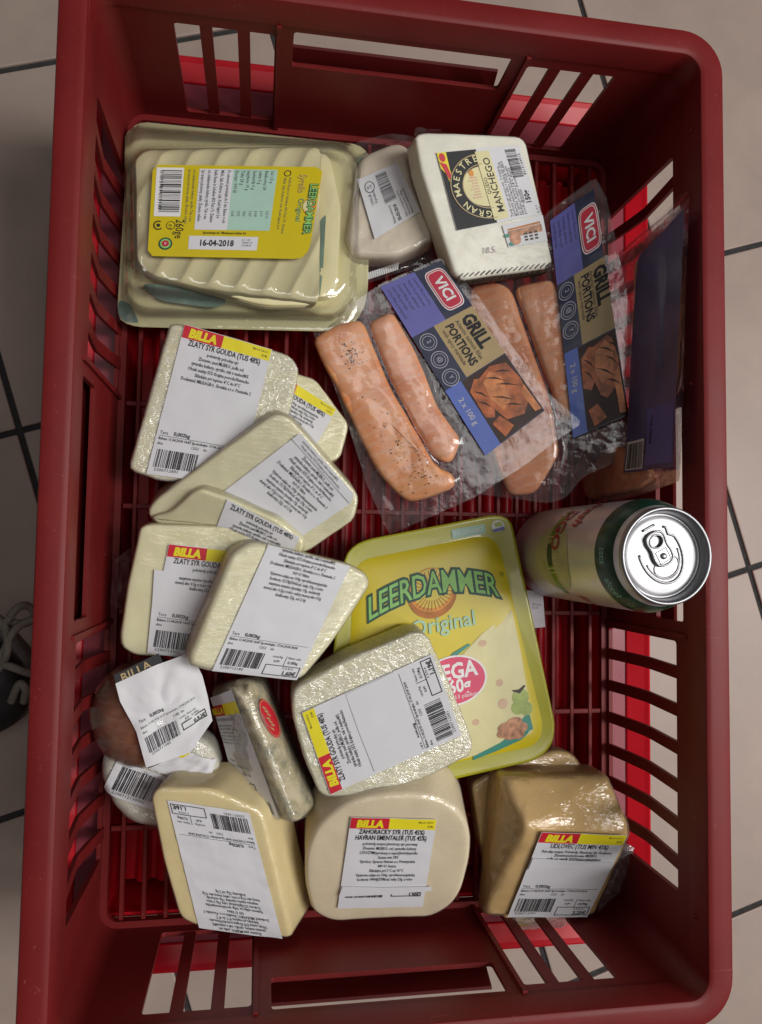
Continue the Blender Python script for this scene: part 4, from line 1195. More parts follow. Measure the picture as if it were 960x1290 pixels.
# ------------------------------------------------------------------ vacuum-packed cheese and manchego
th, d, hf, ol = block('vacuum_cheese', 'vacuum', 'pale cheese block in a loose vacuum pouch between the upturned tray and manchego', 'cheese', None, 'pale', None, re=6, rc=9, amp=.5, seed=71)
t = d['t']; fo = round_poly(d['flange'], 6, 110); c0 = fo.mean(0)
def pouch_mesh(outline, hfun, rings_n=26, wr=.5, wf=.09, seed=0.0, edge=0.0):
    c = outline.mean(0); n = len(outline); V2 = []
    for i in range(rings_n + 1): V2.append(c + (outline - c) * (i / rings_n if i else .012))
    V2 = np.vstack(V2); z = hfun(V2)
    w_ = np.array([wr * (nz(x * wf + seed, y * wf, seed) + .6 * nz(x * wf * 2.6, y * wf * 2.2 + seed, 4.0)) for x, y in V2])
    V = np.column_stack([V2, z + w_]) * MM; Fc = []
    for i in range(rings_n):
        for k_ in range(n): Fc.append((i * n + k_, (i + 1) * n + k_, (i + 1) * n + (k_ + 1) % n, i * n + (k_ + 1) % n))
    Fc.append(tuple(range(n)))
    return V, Fc
def drape(xy):
    dd = sdist(xy, ol); return np.where(dd > 0, t + .9, np.maximum(t + .9 + dd * 2.2, 14 + .0 * dd))
V, Fc = pouch_mesh(fo, drape, seed=3.0, wr=.7)
mesh_obj('pouch', V, Fc, M['pouch'], th, True)
lo, p, Wd, Ht = make_label(th, d['label'], lambda xy: np.full(len(xy), t + .9), lift=1.0, wr=.3, seed=8)
p.ring(Wd * .80, Ht * .22, 4, 4, .45, 'black', 2); p.text('SK\nCE', Wd * .80, Ht * .2, 2.2, align='CENTER')
p.barcode(Wd * .42, Ht * .42, Wd * .95, Ht * .68, 51); p.text('Minimalna trvanlivost do:', 2, Ht * .5, 2.3, sx=.6); p.text('30-03-2018', 2, Ht * .62, 3.4, bold=.02, sx=.8)
p.text('\n'.join(['Sklad. pri teplote 2-8°C', 'Hmotnost netto 180g', 'Balene v ochrannej atm.']), 2, Ht * .76, 2.2, res=1); p.text('UHLIR\nVyrobca', Wd * .5, Ht * .2, 3.0); p.flush()
for i in range(26):      # hatched weld along the pouch end
    a = np.array(d['flange'][7]) + (np.array(d['flange'][6]) - np.array(d['flange'][7])) * (i / 26.0)
    q_ = [a + (1, 3), a + (1.9, 3), a + (2.6, 8.5), a + (1.7, 8.5)]
    mesh_obj('weld_line', [(x * MM, y * MM, .0150) for x, y in q_], [(0, 1, 2, 3)], M['white'], th)

th, d, hf, ol = block('manchego_wedge', 'manchego', 'white manchego wedge with a black and gold label and a dark zigzag rind edge', 'cheese', None, 'manchego', 'film_clean', re=2.6, rc=4, amp=.35, seed=81, famp=.3, ffreq=120, shift=(0, -1))
t = d['t']
rp = np.array(d['rind']); a, c = rp[0], rp[1]
for i in range(17):     # zigzag rind teeth along the crust edge
    f0, f1 = i / 17, (i + .75) / 17
    q0 = a + (c - a) * f0; q1 = a + (c - a) * f1
    V = [(*((q0 + (0, .4)) * MM), (t + .8) * MM), (*((q0 + (.2, -3.2)) * MM), (t - 4.5) * MM), (*((q1 + (.2, -3.2)) * MM), (t - 4.5) * MM), (*((q1 + (.4, 2.9)) * MM), (t + .9) * MM), (*((q0 * .5 + q1 * .5 + (0, .6)) * MM), (t + .8) * MM)]
    mesh_obj('rind', V, [(0, 1, 2), (0, 2, 3), (0, 3, 4)], M['rind'], th)
V = [(*((a + (-.5, -3.2)) * MM), (t - 4.2) * MM), (*((c + (.5, -3.2)) * MM), (t - 4.2) * MM), (*((c + (0, -4.2)) * MM), (t - 17) * MM), (*((a + (0, -4.2)) * MM), (t - 17) * MM)]
mesh_obj('rind', V, [(0, 1, 2, 3)], M['rind'], th)
lo, p, Wd, Ht = make_label(th, d['label'], hf, lift=.9, wr=.15, seed=9)
yb = Ht * .47
p.rect(.2, .2, Wd - .2, yb, 'black', 1, 'label_panel')
p.poly([(Wd - .2, .2), (Wd - 10, .2), (Wd - 14, 3), (Wd - 21, 4.5), (Wd - 25, 7.5), (Wd - 20, 8.0), (Wd - 12, 6.5), (Wd - .2, 7.0)], 'billa_yel', 2, 'ribbon')
p.poly([(Wd - 6, .3), (Wd - 14, 3), (Wd - 24, 6.6), (Wd - 27, 9.0), (Wd - 18, 7.0), (Wd - 8, 5.0)], 'billa_red', 3, 'ribbon')
p.ellipse(Wd - 3.5, 3.2, 2.8, 2.2, 'billa_red', 3, 'ribbon')
cx, cy = Wd * .50, yb + .5
p.ellipse(cx, cy - 1.0, Wd * .38, Ht * .36, 'creamp', 2, 'medallion', 40, 0, 180, 360)
p.ring(cx, cy, Wd * .43, Ht * .42, Ht * .13, 'black', 4, 'medallion', 48, 178, 362)
p.ring(cx, cy, Wd * .435, Ht * .425, .7, 'gold', 5, 'medallion', 48, 178, 362)
p.ring(cx, cy, Wd * .30, Ht * .285, .6, 'gold', 5, 'medallion', 48, 178, 362)
for i, ch in enumerate('GRAN MAESTRE'):
    an = 192 + i * 14.4; ca_, sa_ = math.cos(math.radians(an)), math.sin(math.radians(an))
    p.text(ch, cx + Wd * .335 * ca_, cy + Ht * .325 * sa_, 6.2, 'creamp', 6, 'CENTER', bold=.012, rot=an + 90)
for i in range(8): p.rect(cx - 7 + i * 1.9, cy - 12.5 + (i % 3) * 1.2, cx - 6 + i * 1.9, cy - 6, 'spot', 3, 'print')
p.ellipse(cx + 10, cy - 9, 2.5, 1.8, 'orange', 4, 'print')
p.rect(2.0, yb - 1.6, Wd - 2, yb + 9.0, 'creamp', 5, 'label_panel')
p.text('QUESO', cx, yb + 1.6, 3.6, 'black', 6, 'CENTER'); p.text('MANCHEGO', cx, yb + 7.4, 7.0, 'black', 6, 'CENTER', bold=.008, sx=.95)
SMALL = ['Tvrdy ovci syr zrejuci min. 3 mesiace,', 'plnotucny Obsah tuku v susine min 50%', 'Zlozenie: pasterizovane OVCIE MLIEKO', 'sol, syridlo, syrarske kultury lysozym', 'Skladujte pri teplote 2-8°C, Krajina', 'povodu: Spanielsko. Dovozca: Bratislava']
p.text('\n'.join(SMALL), 2, yb + 13, 2.5, sx=.95, line=.78, res=1)
p.barcode(Wd * .56, Ht - 12, Wd * .95, Ht - 4, 61, '8413164012', dsize=2.6)
p.text('Hmotnost:', 10, Ht - 9.0, 2.3); p.text('150g', 9, Ht - 4.6, 5.0, bold=.03); p.text('DD  AT  E1\n17.06.18', 1, Ht - 1.5, 1.8, sx=.7, res=1); p.flush()
film_tail(th, LAYOUT['tails']['manchego'], 'film_soft', .0015, 3)
st, p, W2, H2 = make_label(th, d['sticker'], hf, lift=1.1, wr=.1, seed=2, name='sticker', sub=8)
p.rect(W2 * .40, H2 * .08, W2 * .70, H2 * .92, 'walnut', 1); p.rect(W2 * .72, H2 * .10, W2 * .80, H2 * .9, 'dorange', 1); p.ellipse(W2 * .3, H2 * .22, 4.2, 4.2, 'walnut', 2)
p.ellipse(W2 * .12, H2 * .1, 1.6, 2.4, 'teal', 2); p.ellipse(W2 * .52, H2 * .04, 1.4, 2.0, 'teal', 2)
for i in range(9): p.rect(W2 * .15 + (i % 3) * 2.1, H2 * .45 + (i // 3) * 4, W2 * .15 + (i % 3) * 2.1 + 1.3, H2 * .45 + (i // 3) * 4 + 2.4, 'char', 2)
p.flush()
f, W2, H2 = quad_map(d['stamp'], hf, .9)
p = Printer(f, th); p.text('18.5.', 0, H2 * .8, 6, 'stamp', 0, shear=.2, name='stamp'); p.flush()

# ------------------------------------------------------------------ salmon pouches
def fillet(name, poly, ht, mat, parent, seed):
    ol_ = round_poly(poly, 6, 80); c = ol_.mean(0); rings = [np.column_stack([c + (inset(ol_, 2) - c) * .5, np.full(80, .3)]), np.column_stack([inset(ol_, 1.5), np.full(80, .3)])]
    for a in np.linspace(0, 90, 9):
        rings.append(np.column_stack([inset(ol_, 0) + (c - ol_) * 0 if a == 0 else inset(ol_, 3.0 * (1 - math.cos(math.radians(a)))), np.full(80, 1.5 + (ht - 1.5) * math.sin(math.radians(a)))]))
    last = rings[-1][:, :2]
    for s_ in np.linspace(.92, .05, 12): rings.append(np.column_stack([c + (last - c) * s_, np.full(80, ht)]))
    V, Fc = ring_solid([r_ * MM for r_ in rings])
    o = mesh_obj(name, V, Fc, M[mat], parent, True)
    smooth_noise_displace(o.data, 1.3 * MM, 28, seed, 2)
    return ol_, o

def pepper(ol_, ht, parent, spots, seed_):
    rnd = random.Random(5); V = []; Fc = []
    for cx_, cy_, sp, cnt in spots:
        for _ in range(cnt):
            x, y = rnd.gauss(cx_, sp), rnd.gauss(cy_, sp)
            if sdist([(x, y)], ol_)[0] < 3: continue
            r_ = rnd.uniform(.25, .75); b0 = len(V); a0 = rnd.uniform(0, 6.3); el = rnd.uniform(.4, 1)
            z0 = ht + .55 + 1.3 * (nz(x * .028 + seed_, y * .028 - seed_, ht * .028 + 2 * seed_) + .5 * nz(x * .0588 + seed_, y * .0588 - seed_, ht * .0588 + 2 * seed_))
            V += [((x + r_ * math.cos(a0 + q * 1.57) * (1 if q % 2 else el)) * MM, (y + r_ * math.sin(a0 + q * 1.57) * (1 if q % 2 else el)) * MM, z0 * MM) for q in range(4)] + [(x * MM, y * MM, (z0 + .7) * MM), (x * MM, y * MM, (z0 - 1.3) * MM)]
            Fc += [(b0 + q, b0 + (q + 1) % 4, b0 + 4) for q in range(4)] + [(b0 + (q + 1) % 4, b0 + q, b0 + 5) for q in range(4)]
    o = mesh_obj('pepper', V, Fc, M['char'], parent); o['kind'] = 'stuff'

def salmon_card(p, Wd, Ht, back=False):
    a, b_ = Ht * .30, Ht * .615
    p.rect(0, 0, Wd * .56, a, 'violet', 1, 'card_panel'); p.rect(Wd * .56, 0, Wd, a, 'navy', 1, 'card_panel')
    p.rect(0, a, Wd * .36, b_, 'navy', 1, 'card_panel'); p.rect(Wd * .36, a, Wd, b_, 'gold', 1, 'card_panel')
    p.rect(0, b_, Wd * .26, Ht, 'blue', 1, 'card_panel'); p.rect(Wd * .26, b_, Wd, Ht, 'navy', 1, 'card_panel')
    # badge: reads down the length of the card
    cx, cy = Wd * .80, a * .50
    def pill(rx, ry, mat, lay):
        P = []
        for t_ in np.linspace(0, 2 * math.pi, 41)[:-1]:
            c_, s_ = math.cos(t_), math.sin(t_)
            P.append((cx + rx * math.copysign(abs(c_) ** .45, c_), cy + ry * math.copysign(abs(s_) ** .45, s_)))
        p.poly(P, mat, lay, 'badge')
    pill(8.4, 16.5, 'white', 2); pill(7.7, 15.8, 'vici_red', 3); pill(7.0, 15.0, 'white', 4); pill(6.4, 14.4, 'vici_red', 5)
    p.text('VICI', cx - 3.4, cy, 10.5, 'white', 6, 'CENTER', bold=.03, rot=90)
    for i, l in enumerate(['Lososo file porcijos', 'kepti su prieskoniu', 'marinatu, saldytos', 'Losos filety na gril', 'Lasu file porcijas', 'Lohe filee portsjonid']):
        p.text(l, Wd * .48 - i * 4.2, 4, 3.3, 'navy', 2, rot=90, sx=.85, res=1)
    p.text('GRILL', Wd * .76, a + 4, 13.5, 'black', 2, rot=90, bold=.05, sx=.78)
    p.text('Atlantic salmon fillet', Wd * .66, a + 4, 4.4, 'black', 2, rot=90, sx=.92)
    p.text('PORTIONS', Wd * .50, a + 4, 8.6, 'black', 2, rot=90, bold=.035, sx=.82)
    p.text('with spicy marinade', Wd * .42, a + 6, 4.0, 'black', 2, rot=90, sx=.9)
    for i, ch in enumerate('2@Y'):
        y = a + 8 + i * 14.5
        p.ring(Wd * .17, y, 6.2, 6.2, .5, 'silver', 2, 'icon'); p.ring(Wd * .17, y, 4.4, 4.4, .35, 'silver', 2, 'icon')
        p.text(ch, Wd * .15, y, 4.6, 'silver', 2, 'CENTER', rot=90)
    p.text('2 x 100 g', Wd * .09, b_ + 10, 5.6, 'silver', 2, rot=90, bold=.02)
    # picture of grilled fillets: uneven slabs with dark bars
    x0, y0, x1, y1 = Wd * .27, b_ + 1, Wd - .5, Ht - 1
    p.rect(x0, y0, x1, y1, 'char', 2, 'picture')
    p.poly([(x0 + 1, y0 + 9), (x0 + 8, y0 + 3), (x0 + 14, y0 + 6), (x0 + 13, y0 + 22), (x0 + 6, y0 + 34), (x0 + .5, y0 + 30)], 'photo', 3, 'picture')
    p.poly([(x0 + 10, y0 + 5), (x0 + 22, y0 + 1), (x1 - 3, y0 + 5), (x1 - .6, y0 + 20), (x1 - 2, y0 + 36), (x1 - 12, y0 + 44), (x0 + 12, y0 + 40), (x0 + 7, y0 + 22)], 'photo', 4, 'picture')
    p.poly([(x0 + 12, y0 + 9), (x0 + 20, y0 + 4), (x0 + 25, y0 + 12), (x0 + 22, y0 + 30), (x0 + 14, y0 + 33), (x0 + 10, y0 + 22)], 'photo2', 5, 'picture')
    p.poly([(x0 + 2, y1 - 14), (x0 + 9, y1 - 16), (x0 + 14, y1 - 4), (x0 + 5, y1 - 1)], 'photo', 4, 'picture')
    p.poly([(x1 - 6, y0 + 30), (x1 - 1, y0 + 26), (x1 - .6, y1 - 2), (x1 - 5, y1 - 3)], 'photo2', 5, 'picture')
    for q_ in ((14, 6, 26, 16), (18, 14, 32, 25), (11, 20, 24, 32), (22, 6, 33, 13), (3, 10, 10, 20), (2, 18, 8, 27), (16, 30, 27, 39)):
        ax, ay, bx, by = q_; ax += x0; bx = min(bx + x0, x1 - 1); ay += y0; by += y0
        mx, my = (ax + bx) / 2 + .8, (ay + by) / 2 - .8
        p.poly([(ax, ay), (mx, my - .7), (bx, by), (mx - .2, my + .9)], 'char', 6, 'picture')
    p.flush()

def salmon_pack(key, label, hts, mats, back=False):
    th, d = thing_at('salmon_pack', key, label, 'fish pack', 'vacuum packs of salmon portions')
    (fa, fao) = fillet('fillet', d['fil_a'], hts[0], mats[0], th, 1.0 + len(key) + hts[0]); fb_, _o = fillet('fillet', d['fil_b'], hts[1], mats[1], th, 6.0 + hts[1])
    def hf(xy):
        z = np.full(len(xy), 2.2)
        for o_, h_ in ((fa, hts[0]), (fb_, hts[1])):
            dd = sdist(xy, o_)
            z = np.maximum(z, np.where(dd > 0, h_ + 1.5 - 2.2 * np.exp(-dd / 3), h_ - .7 + dd * .75))
        return z
    ol_ = round_poly(d['pouch'], 3, 150)
    V, Fc = pouch_mesh(ol_, hf, 40, wr=.55, wf=.075, seed=hts[0])
    mesh_obj('pouch', V, Fc, M['pouch'], th, True)
    V2 = np.column_stack([V[:, :2], np.zeros(len(V)) - .0004])
    mesh_obj('pouch_back', V2, [f_[::-1] for f_ in Fc], M['pouch'], th, True)
    if key == 'pack_a':
        P0 = np.array(d['fil_a']); top_ = P0[[0, 1, 2, 3, 16]].mean(0); bot_ = P0[[7, 8, 10, 11, 12]].mean(0); ax = bot_ - top_
        pepper(fa, hts[0], fao, [(*(top_ + ax * .10), 4, 35), (*(top_ + ax * .16), 2.5, 35), (*(top_ + ax * .55), 9, 16), (*(top_ + ax * .72), 8, 34), (*(top_ + ax * .9), 8, 50), (*(top_ + ax * .4), 25, 14)], 1.0 + len(key) + hts[0])
    return th, d, hf

th, d, hf = salmon_pack('pack_a', 'salmon pack with a large bare peppered fillet beside its navy and gold card', (5.5, 4.5), ('salmon', 'salmon2'))
flat = lambda xy: np.maximum(hf(xy) * .5 + 3.5, hf(xy) + .3)
lo, p, Wd, Ht = make_label(th, d['label'], flat, 'navy', .8, .3, .05, 4, 'card', 40); salmon_card(p, Wd, Ht)
th, d, hf = salmon_pack('pack_b', 'salmon pack with its navy card partly tucked under the manchego, two pink fillets beside it', (6, 6), ('salmon2', 'salmon2'))
lo, p, Wd, Ht = make_label(th, d['label'], lambda xy: np.maximum(hf(xy), 7) + .3, 'navy', .8, .3, .05, 5, 'card', 40); salmon_card(p, Wd, Ht)
th, d, hf = salmon_pack('pack_c', 'salmon pack standing against the side wall, dark navy back of its card showing', (6, 5), ('salmon2', 'salmon2'))
lo, p, Wd, Ht = make_label(th, d['label'], lambda xy: np.maximum(hf(xy), 6) + .2, 'card_back', .8, .3, .05, 6, 'card', 30)
p.rect(Wd * .45, Ht * .74, Wd * .97, Ht * .98, 'violet', 1, 'card_panel'); p.rect(2, Ht * .86, Wd * .40, Ht * .99, 'white', 1, 'card_panel')
p.barcode(3, Ht * .87, Wd * .38, Ht * .985, 71); p.text('10746 370268', Wd * .52, Ht * .76, 3.6, 'black', 2, rot=90, bold=.02); p.text('8053787', Wd * .42, Ht * .86, 3.2, 'black', 2, rot=90); p.flush()

# ------------------------------------------------------------------ clear cheese tray lying face down
th, d = thing_at('cheese_tray', 'tray_back', 'upturned clear plastic tray of cheese slices with a yellow back label dated 16-04-2018', 'cheese tray')
N = 120
fl_ = round_poly(d['flange'], 14, N); bs = round_poly(d['base'], 14, N); tp = round_poly(d['top'], 14, N)
def align(a, b_):
    i = min(range(N), key=lambda k_: ((np.roll(b_, -k_, 0) - a) ** 2).sum()); return np.roll(b_, -i, 0)
bs = align(fl_, bs); tp = align(fl_, tp)
c = fl_.mean(0)
sh = lambda P, z: np.column_stack([P, np.full(len(P), z)])
V, Fc = ring_solid([sh(fl_, -.6), sh(fl_, .2), sh(inset(fl_, .6), .5)] + [sh(c + (fl_ - c) * s_, .5) for s_ in (.9, .6, .3)])
lid = mesh_obj('lid', np.array(V) * MM, Fc, M['pale_lid'], th)
def flat_patch(name, pts_, z, mat, parent, r=3):
    o_ = round_poly(pts_, r, 40); c_ = o_.mean(0); Vv, Ff = ring_solid([sh(o_, z), sh(c_ + (o_ - c_) * .5, z)], cap_bottom=False)
    return mesh_obj(name, np.array(Vv) * MM, Ff, M[mat], parent)
flat_patch('lid_print', d['teal_c'], .8, 'mint', lid, 1); flat_patch('lid_print', d['teal_d'], .8, 'faint', lid); 
flat_patch('lid_print', d['teal_a'], 9.6, 'faint', lid); flat_patch('lid_print', d['teal_b'], 7, 'faint', lid, 6)
for key, z0, z1, sd in (('slice_b', 1, 9.5, 3), ('slice_a', 9.8, 18.5, 5)):
    n_s = 4
    for i in range(n_s):
        za = z0 + (z1 - z0) * i / n_s; zb_ = z0 + (z1 - z0) * (i + 1) / n_s - .15
        o_ = round_poly(np.array(d[key]) + np.array([random.uniform(-.25, .25), random.uniform(-.25, .25)]), 9, 96); c_ = o_.mean(0)
        Vv, Ff = ring_solid([sh(c_ + (o_ - c_) * .9, za), sh(o_, za + .4), sh(o_, zb_ - .8), sh(inset(o_, .9), zb_)] + [sh(c_ + (inset(o_, .9) - c_) * s_, zb_) for s_ in np.linspace(.9, .1, 8)])
        Vv = np.array(Vv)
        if key == 'slice_a': Vv[:, 2] += .5 * np.maximum(0, np.sin(2 * math.pi * (Vv[:, 0] * .90 - Vv[:, 1] * .42) / 17.0)) * (Vv[:, 2] > zb_ - .9)
        so = mesh_obj('slice', Vv * MM, Ff, M['slice'], th, True); smooth_noise_displace(so.data, .0005, 35, sd)
rings = [sh(fl_, .9), sh(c + (fl_ - c) * .985, 1.3), sh(bs, 1.5)]
for s_ in np.linspace(0, 1, 9)[1:]:
    e = math.sin(s_ * math.pi / 2) ; rings.append(sh(bs + (tp - bs) * s_, 1.5 + (22.0 - 1.5) * (s_ ** .8)))
ct = tp.mean(0)
for s_ in np.linspace(.98, .04, 40): rings.append(sh(ct + (tp - ct) * s_, 22.6))
V, Fc = ring_solid(rings, cap_bottom=False)
V = np.array(V)
for i, (x, y, z) in enumerate(V):       # diagonal stiffening ribs pressed into the tray
    if z > 15:
        dd = sdist([(x, y)], tp)[0]
        ph = (x * .90 - y * .42) / 17.0
        V[i, 2] += 1.8 * max(0, math.sin(2 * math.pi * ph)) ** 1.5 * max(0.0, min(1, dd / 5)) - (0.8 if dd < 2.5 else 0) * (2.5 - dd) / 2.5
mesh_obj('tray', V * MM, Fc, M['tray'], th, True)
f, Wd, Ht = quad_map(d['label'], lambda xy: np.full(len(xy), 24.0), .5, .15, .06, 3)
so = sheet('label', f, Wd, Ht, 'yellow', th, 20, outline=round_poly([(0, 0), (Wd, 0), (Wd, Ht - 6), (Wd - 5, Ht), (0, Ht)], 4, 60)[::-1])
p = Printer(f, so)
p.rect(2.5, 2, 20, 37, 'white', 1, 'label_panel'); p.barcode(5.5, 4, 19, 34, 81, '3 073781 015180', True, 3.4)
p.rect(30, 2.5, 52, 46, 'paper', 1, 'label_panel'); p.rect(52, 2.5, 81, 46, 'mint', 1, 'label_panel')
NUT = ['Syr zrejuci plnotucny, platky. Zlozenie: mlieko', 'sol, mliekarenske kultury, syridlo. Tuk v sus.', 'Reife Kaese in Scheiben 45% Fett i.Tr. Zutaten', 'Milch, Salz, Kulturen, Lab. Kuehl lagern 2-6', 'Po otvoreni spotrebujte do 5 dni. Balene v och']
for i, l in enumerate(NUT): p.text(l, 31.5 + i * 4.2, 3.5, 3.2, 'black', 2, rot=90, sx=.62, bold=.012, res=1)
for i, l in enumerate(['Energia 1600 kJ', 'Tuky 28 g', 'nasytene 19 g', 'Sacharidy 0 g', 'cukry 0 g', 'Bielkoviny 28', 'Sol 1,5 g']):
    p.text(l, 53.5 + i * 3.9, 3.5, 3.2, 'grey', 2, rot=90, sx=.8, bold=.01, res=1); p.text('%d/%d' % (16 + i, 4 + i), 53.5 + i * 3.9, 32, 3.0, 'grey', 2, rot=90, sx=.8, res=1)
for i in range(2): p.text(NUT[i], 23.0 + i * 3.2, 3, 2.5, 'grey', 2, rot=90, sx=.85, res=1)
for i in range(2): p.text(NUT[3 - i], 86 + i * 3.4, 8, 2.5, 'grey', 2, rot=90, sx=.85, res=1)
p.text('260ge', 17.5, 39, 8.0, 'black', 2, rot=90, sx=.72)
p.ring(6, 43.5, 3.3, 3.3, .8, 'black', 2, a0=40, a1=300); p.ellipse(6, 43.5, 1.2, 1.2, 'black', 2)
p.ring(14.2, 43.5, 3.0, 3.0, .35, 'black', 2); p.text('NL', 14, 44, 2.0, align='CENTER'); p.text('EG', 14, 46, 1.6, align='CENTER')
p.ellipse(11.5, 56.5, 4.6, 4.4, 'dgreen', 2); p.ellipse(11.5, 56.5, 3.6, 3.4, 'lgreen', 3); p.ellipse(11.5, 56.5, 2.4, 2.2, 'vici_red', 4); p.text('V', 11.5, 57.6, 3, 'white', 5, 'CENTER')
p.rect(27, 50.5, 74, 60, 'paper', 1, 'label_panel'); p.text('16-04-2018', 34, 57.4, 6.0, 'black', 2, bold=.03, sx=.85)
p.text('Spotrebujte do / Mindestens haltbar bis', 36, 48.9, 2.3, sx=.8, bold=.01); p.text('L1 1:30\n18A4714\n1234567', 63, 53.4, 2.0, res=1)
p.ring(88, 5, 2.4, 2.2, .5, 'black', 2)
def sun_logo(p, cx, cy, r, k, lay=2):
    p.ellipse(cx, cy, r, r * .98, 'orange', lay, 'logo'); p.ellipse(cx, cy + r * .08, r * .82, r * .80, 'yellow', lay + 1, 'logo')
p.ellipse(106, 28, 4.5, 6, 'orange', 2, 'logo'); p.ellipse(104.5, 28, 3, 4, 'creamp', 3, 'logo')
p.text('LEERDAMMER', 104.5, 30, 7.2, 'dgreen', 4, 'CENTER', bold=.07, rot=90, sx=.80, name='logo'); p.text('LEERDAMMER', 104.5, 30, 7.2, 'lgreen', 5, 'CENTER', bold=.012, rot=90, sx=.80, name='logo')
p.text('Original', 98, 31, 5.2, 'teal', 3, 'CENTER', rot=90); p.text('Syrello', 96.5, 12, 7.0, 'gold', 3, 'CENTER', rot=90, shear=.2, sx=.7); p.flush()

# ------------------------------------------------------------------ yellow cheese tray, face up
th, d = thing_at('cheese_tray', 'tray_front', 'lime yellow cheese slice tray lying face up with green lettering and pink weight badge', 'cheese tray')
t = d['t']
fl_ = round_poly(d['flange'], 13, N); pn = align(fl_, round_poly(d['panel'], 12, N)); pk = align(fl_, round_poly(d['pocket'], 12, N))
V, Fc = ring_solid([sh(pk, 0), sh(pk, t - 3), sh(inset(fl_, 1.5), t - 1.6), sh(fl_, t - 1.4), sh(fl_, t - .6), sh(inset(fl_, .8), t), sh(inset(fl_, 2.2), t - .2), sh(pn + (fl_ - pn) * .18, t - .9), sh(pn, t - 1.0)], cap_top=False)
mesh_obj('tray', np.array(V) * MM, Fc, M['lime'], th, True); edge_smooth(th.children[-1], 60) if False else None
cp = pn.mean(0)
def lidz(xy):
    dd = np.clip(sdist(xy, pn), 0, None); return t - .8 + 2.2 * (1 - np.exp(-dd / 7.0))
rings = []
for s_ in list(np.linspace(1.0, .9, 6)) + list(np.linspace(.86, .03, 22)):
    P2 = cp + (pn - cp) * s_; rings.append(np.column_stack([P2, lidz(P2)]))
V, Fc = ring_solid(rings, cap_bottom=False)
lid = mesh_obj('lid', np.array(V) * MM, Fc, M['yellow'], th, True)
f, Wd, Ht = quad_map(d['quad'], lidz, .40, lay=.09)
p = Printer(f, lid)
kx, ky = Wd / 134.0, Ht / 200.0
X = lambda x: x * kx
Y = lambda y: y * ky
p.poly([(X(x), Y(y)) for x, y in [(12, 44), (30, 36), (60, 31), (90, 32), (112, 37), (121, 46), (119, 56), (95, 47), (60, 45), (30, 50), (14, 56)]], 'creamp', 1, 'printed_sky') if False else None
# cheese picture, plate, fruit and nuts
p.poly([(X(x), Y(y)) for x, y in [(122, 78), (123, 110), (122.5, 150), (121, 178), (112, 182), (90, 186), (60, 188), (45, 170), (52, 140), (72, 112), (96, 92)]], 'creamp', 1, 'picture')
p.poly([(X(x), Y(y)) for x, y in [(121, 160), (122, 175), (113, 182), (95, 187), (80, 190), (80, 187), (98, 181), (112, 172)]], 'teal', 2, 'picture')
for x, y, rx, ry in ((96, 99, 3.2, 2.6), (104, 133, 2.6, 3.0), (104, 150, 3.4, 4.2), (74, 120, 2.6, 2.2), (84, 160, 2.6, 2.6)): p.ellipse(X(x), Y(y), rx * kx, ry * ky, 'spot', 2, 'picture')
for x, y, r in ((117, 148, 7), (119.5, 158, 5.5), (114, 156, 5.5)): p.ellipse(X(x), Y(y), r * kx * .85, r * ky, 'grape', 3, 'picture')
for x, y, r in ((104, 170, 6), (110, 167, 5.5), (113, 172, 5.5), (106, 176, 5), (111, 177, 4.6), (101, 174, 4)): p.ellipse(X(x), Y(y), r * kx, r * ky * .8, 'walnut', 4 + int(x) % 2, 'picture')
p.poly([(X(x), Y(y)) for x, y in [(112, 141), (116, 143), (121, 139), (122, 140), (117, 145), (112, 142)]], 'char', 5, 'picture')
p.poly([(X(x), Y(y)) for x, y in [(66, 110), (74, 102), (86, 97), (87, 98.5), (76, 105), (69, 112)]], 'teal', 3, 'picture')
# sun
sx_, sy_ = X(63), Y(52)
p.ellipse(sx_, sy_, 19 * kx, 20 * ky, 'dorange', 2, 'logo'); p.ellipse(sx_, sy_ - 2.4, 17.5 * kx, 17.5 * ky, 'orange', 3, 'logo'); p.ellipse(sx_, sy_ - 3.4, 15.5 * kx, 15.5 * ky, 'yellow', 4, 'logo')
for a in range(0, 360, 12):
    c_, s_ = math.cos(math.radians(a)), math.sin(math.radians(a))
    P = [(sx_ + (r_ * c_ + w_ * -s_) * kx, sy_ - 2 + (r_ * s_ + w_ * c_) * ky) for r_, w_ in ((8, -.35), (16, -.45), (16, .45), (8, .35))]
    p.poly(P, 'dorange', 5, 'logo')
arch = lambda P: np.stack([P[:, 0], P[:, 1] * (1 + .0 * P[:, 0]) + .0042 * P[:, 0] ** 2], 1)
for bold, mt, lay in ((.095, 'dgreen', 6), (.03, 'dgreen', 7), (.010, 'lgreen', 8)):
    p.text('LEERDAMMER', X(63.5), Y(52.5), 22.5 * kx, mt, lay, 'CENTER', bold=bold * .9, sx=.74, spacing=.97, name='logo', warp=arch)
p.ring(X(119), Y(47), 1.6, 1.6, .3, 'dgreen', 6); p.text('R', X(119), Y(47.8), 2.0, 'dgreen', 6, 'CENTER')
p.text('Original', X(69), Y(83), 15.5 * kx, 'mint', 6, 'CENTER', bold=.004, sx=.98); p.text('Original', X(69.5), Y(83.4), 15.5 * kx, 'ogreen', 5, 'CENTER', bold=.02, sx=.98)
p.ellipse(X(72), Y(124), 24 * kx, 20 * ky, 'white', 3, 'badge'); p.ellipse(X(72), Y(124), 22.6 * kx, 18.6 * ky, 'pink', 4, 'badge')
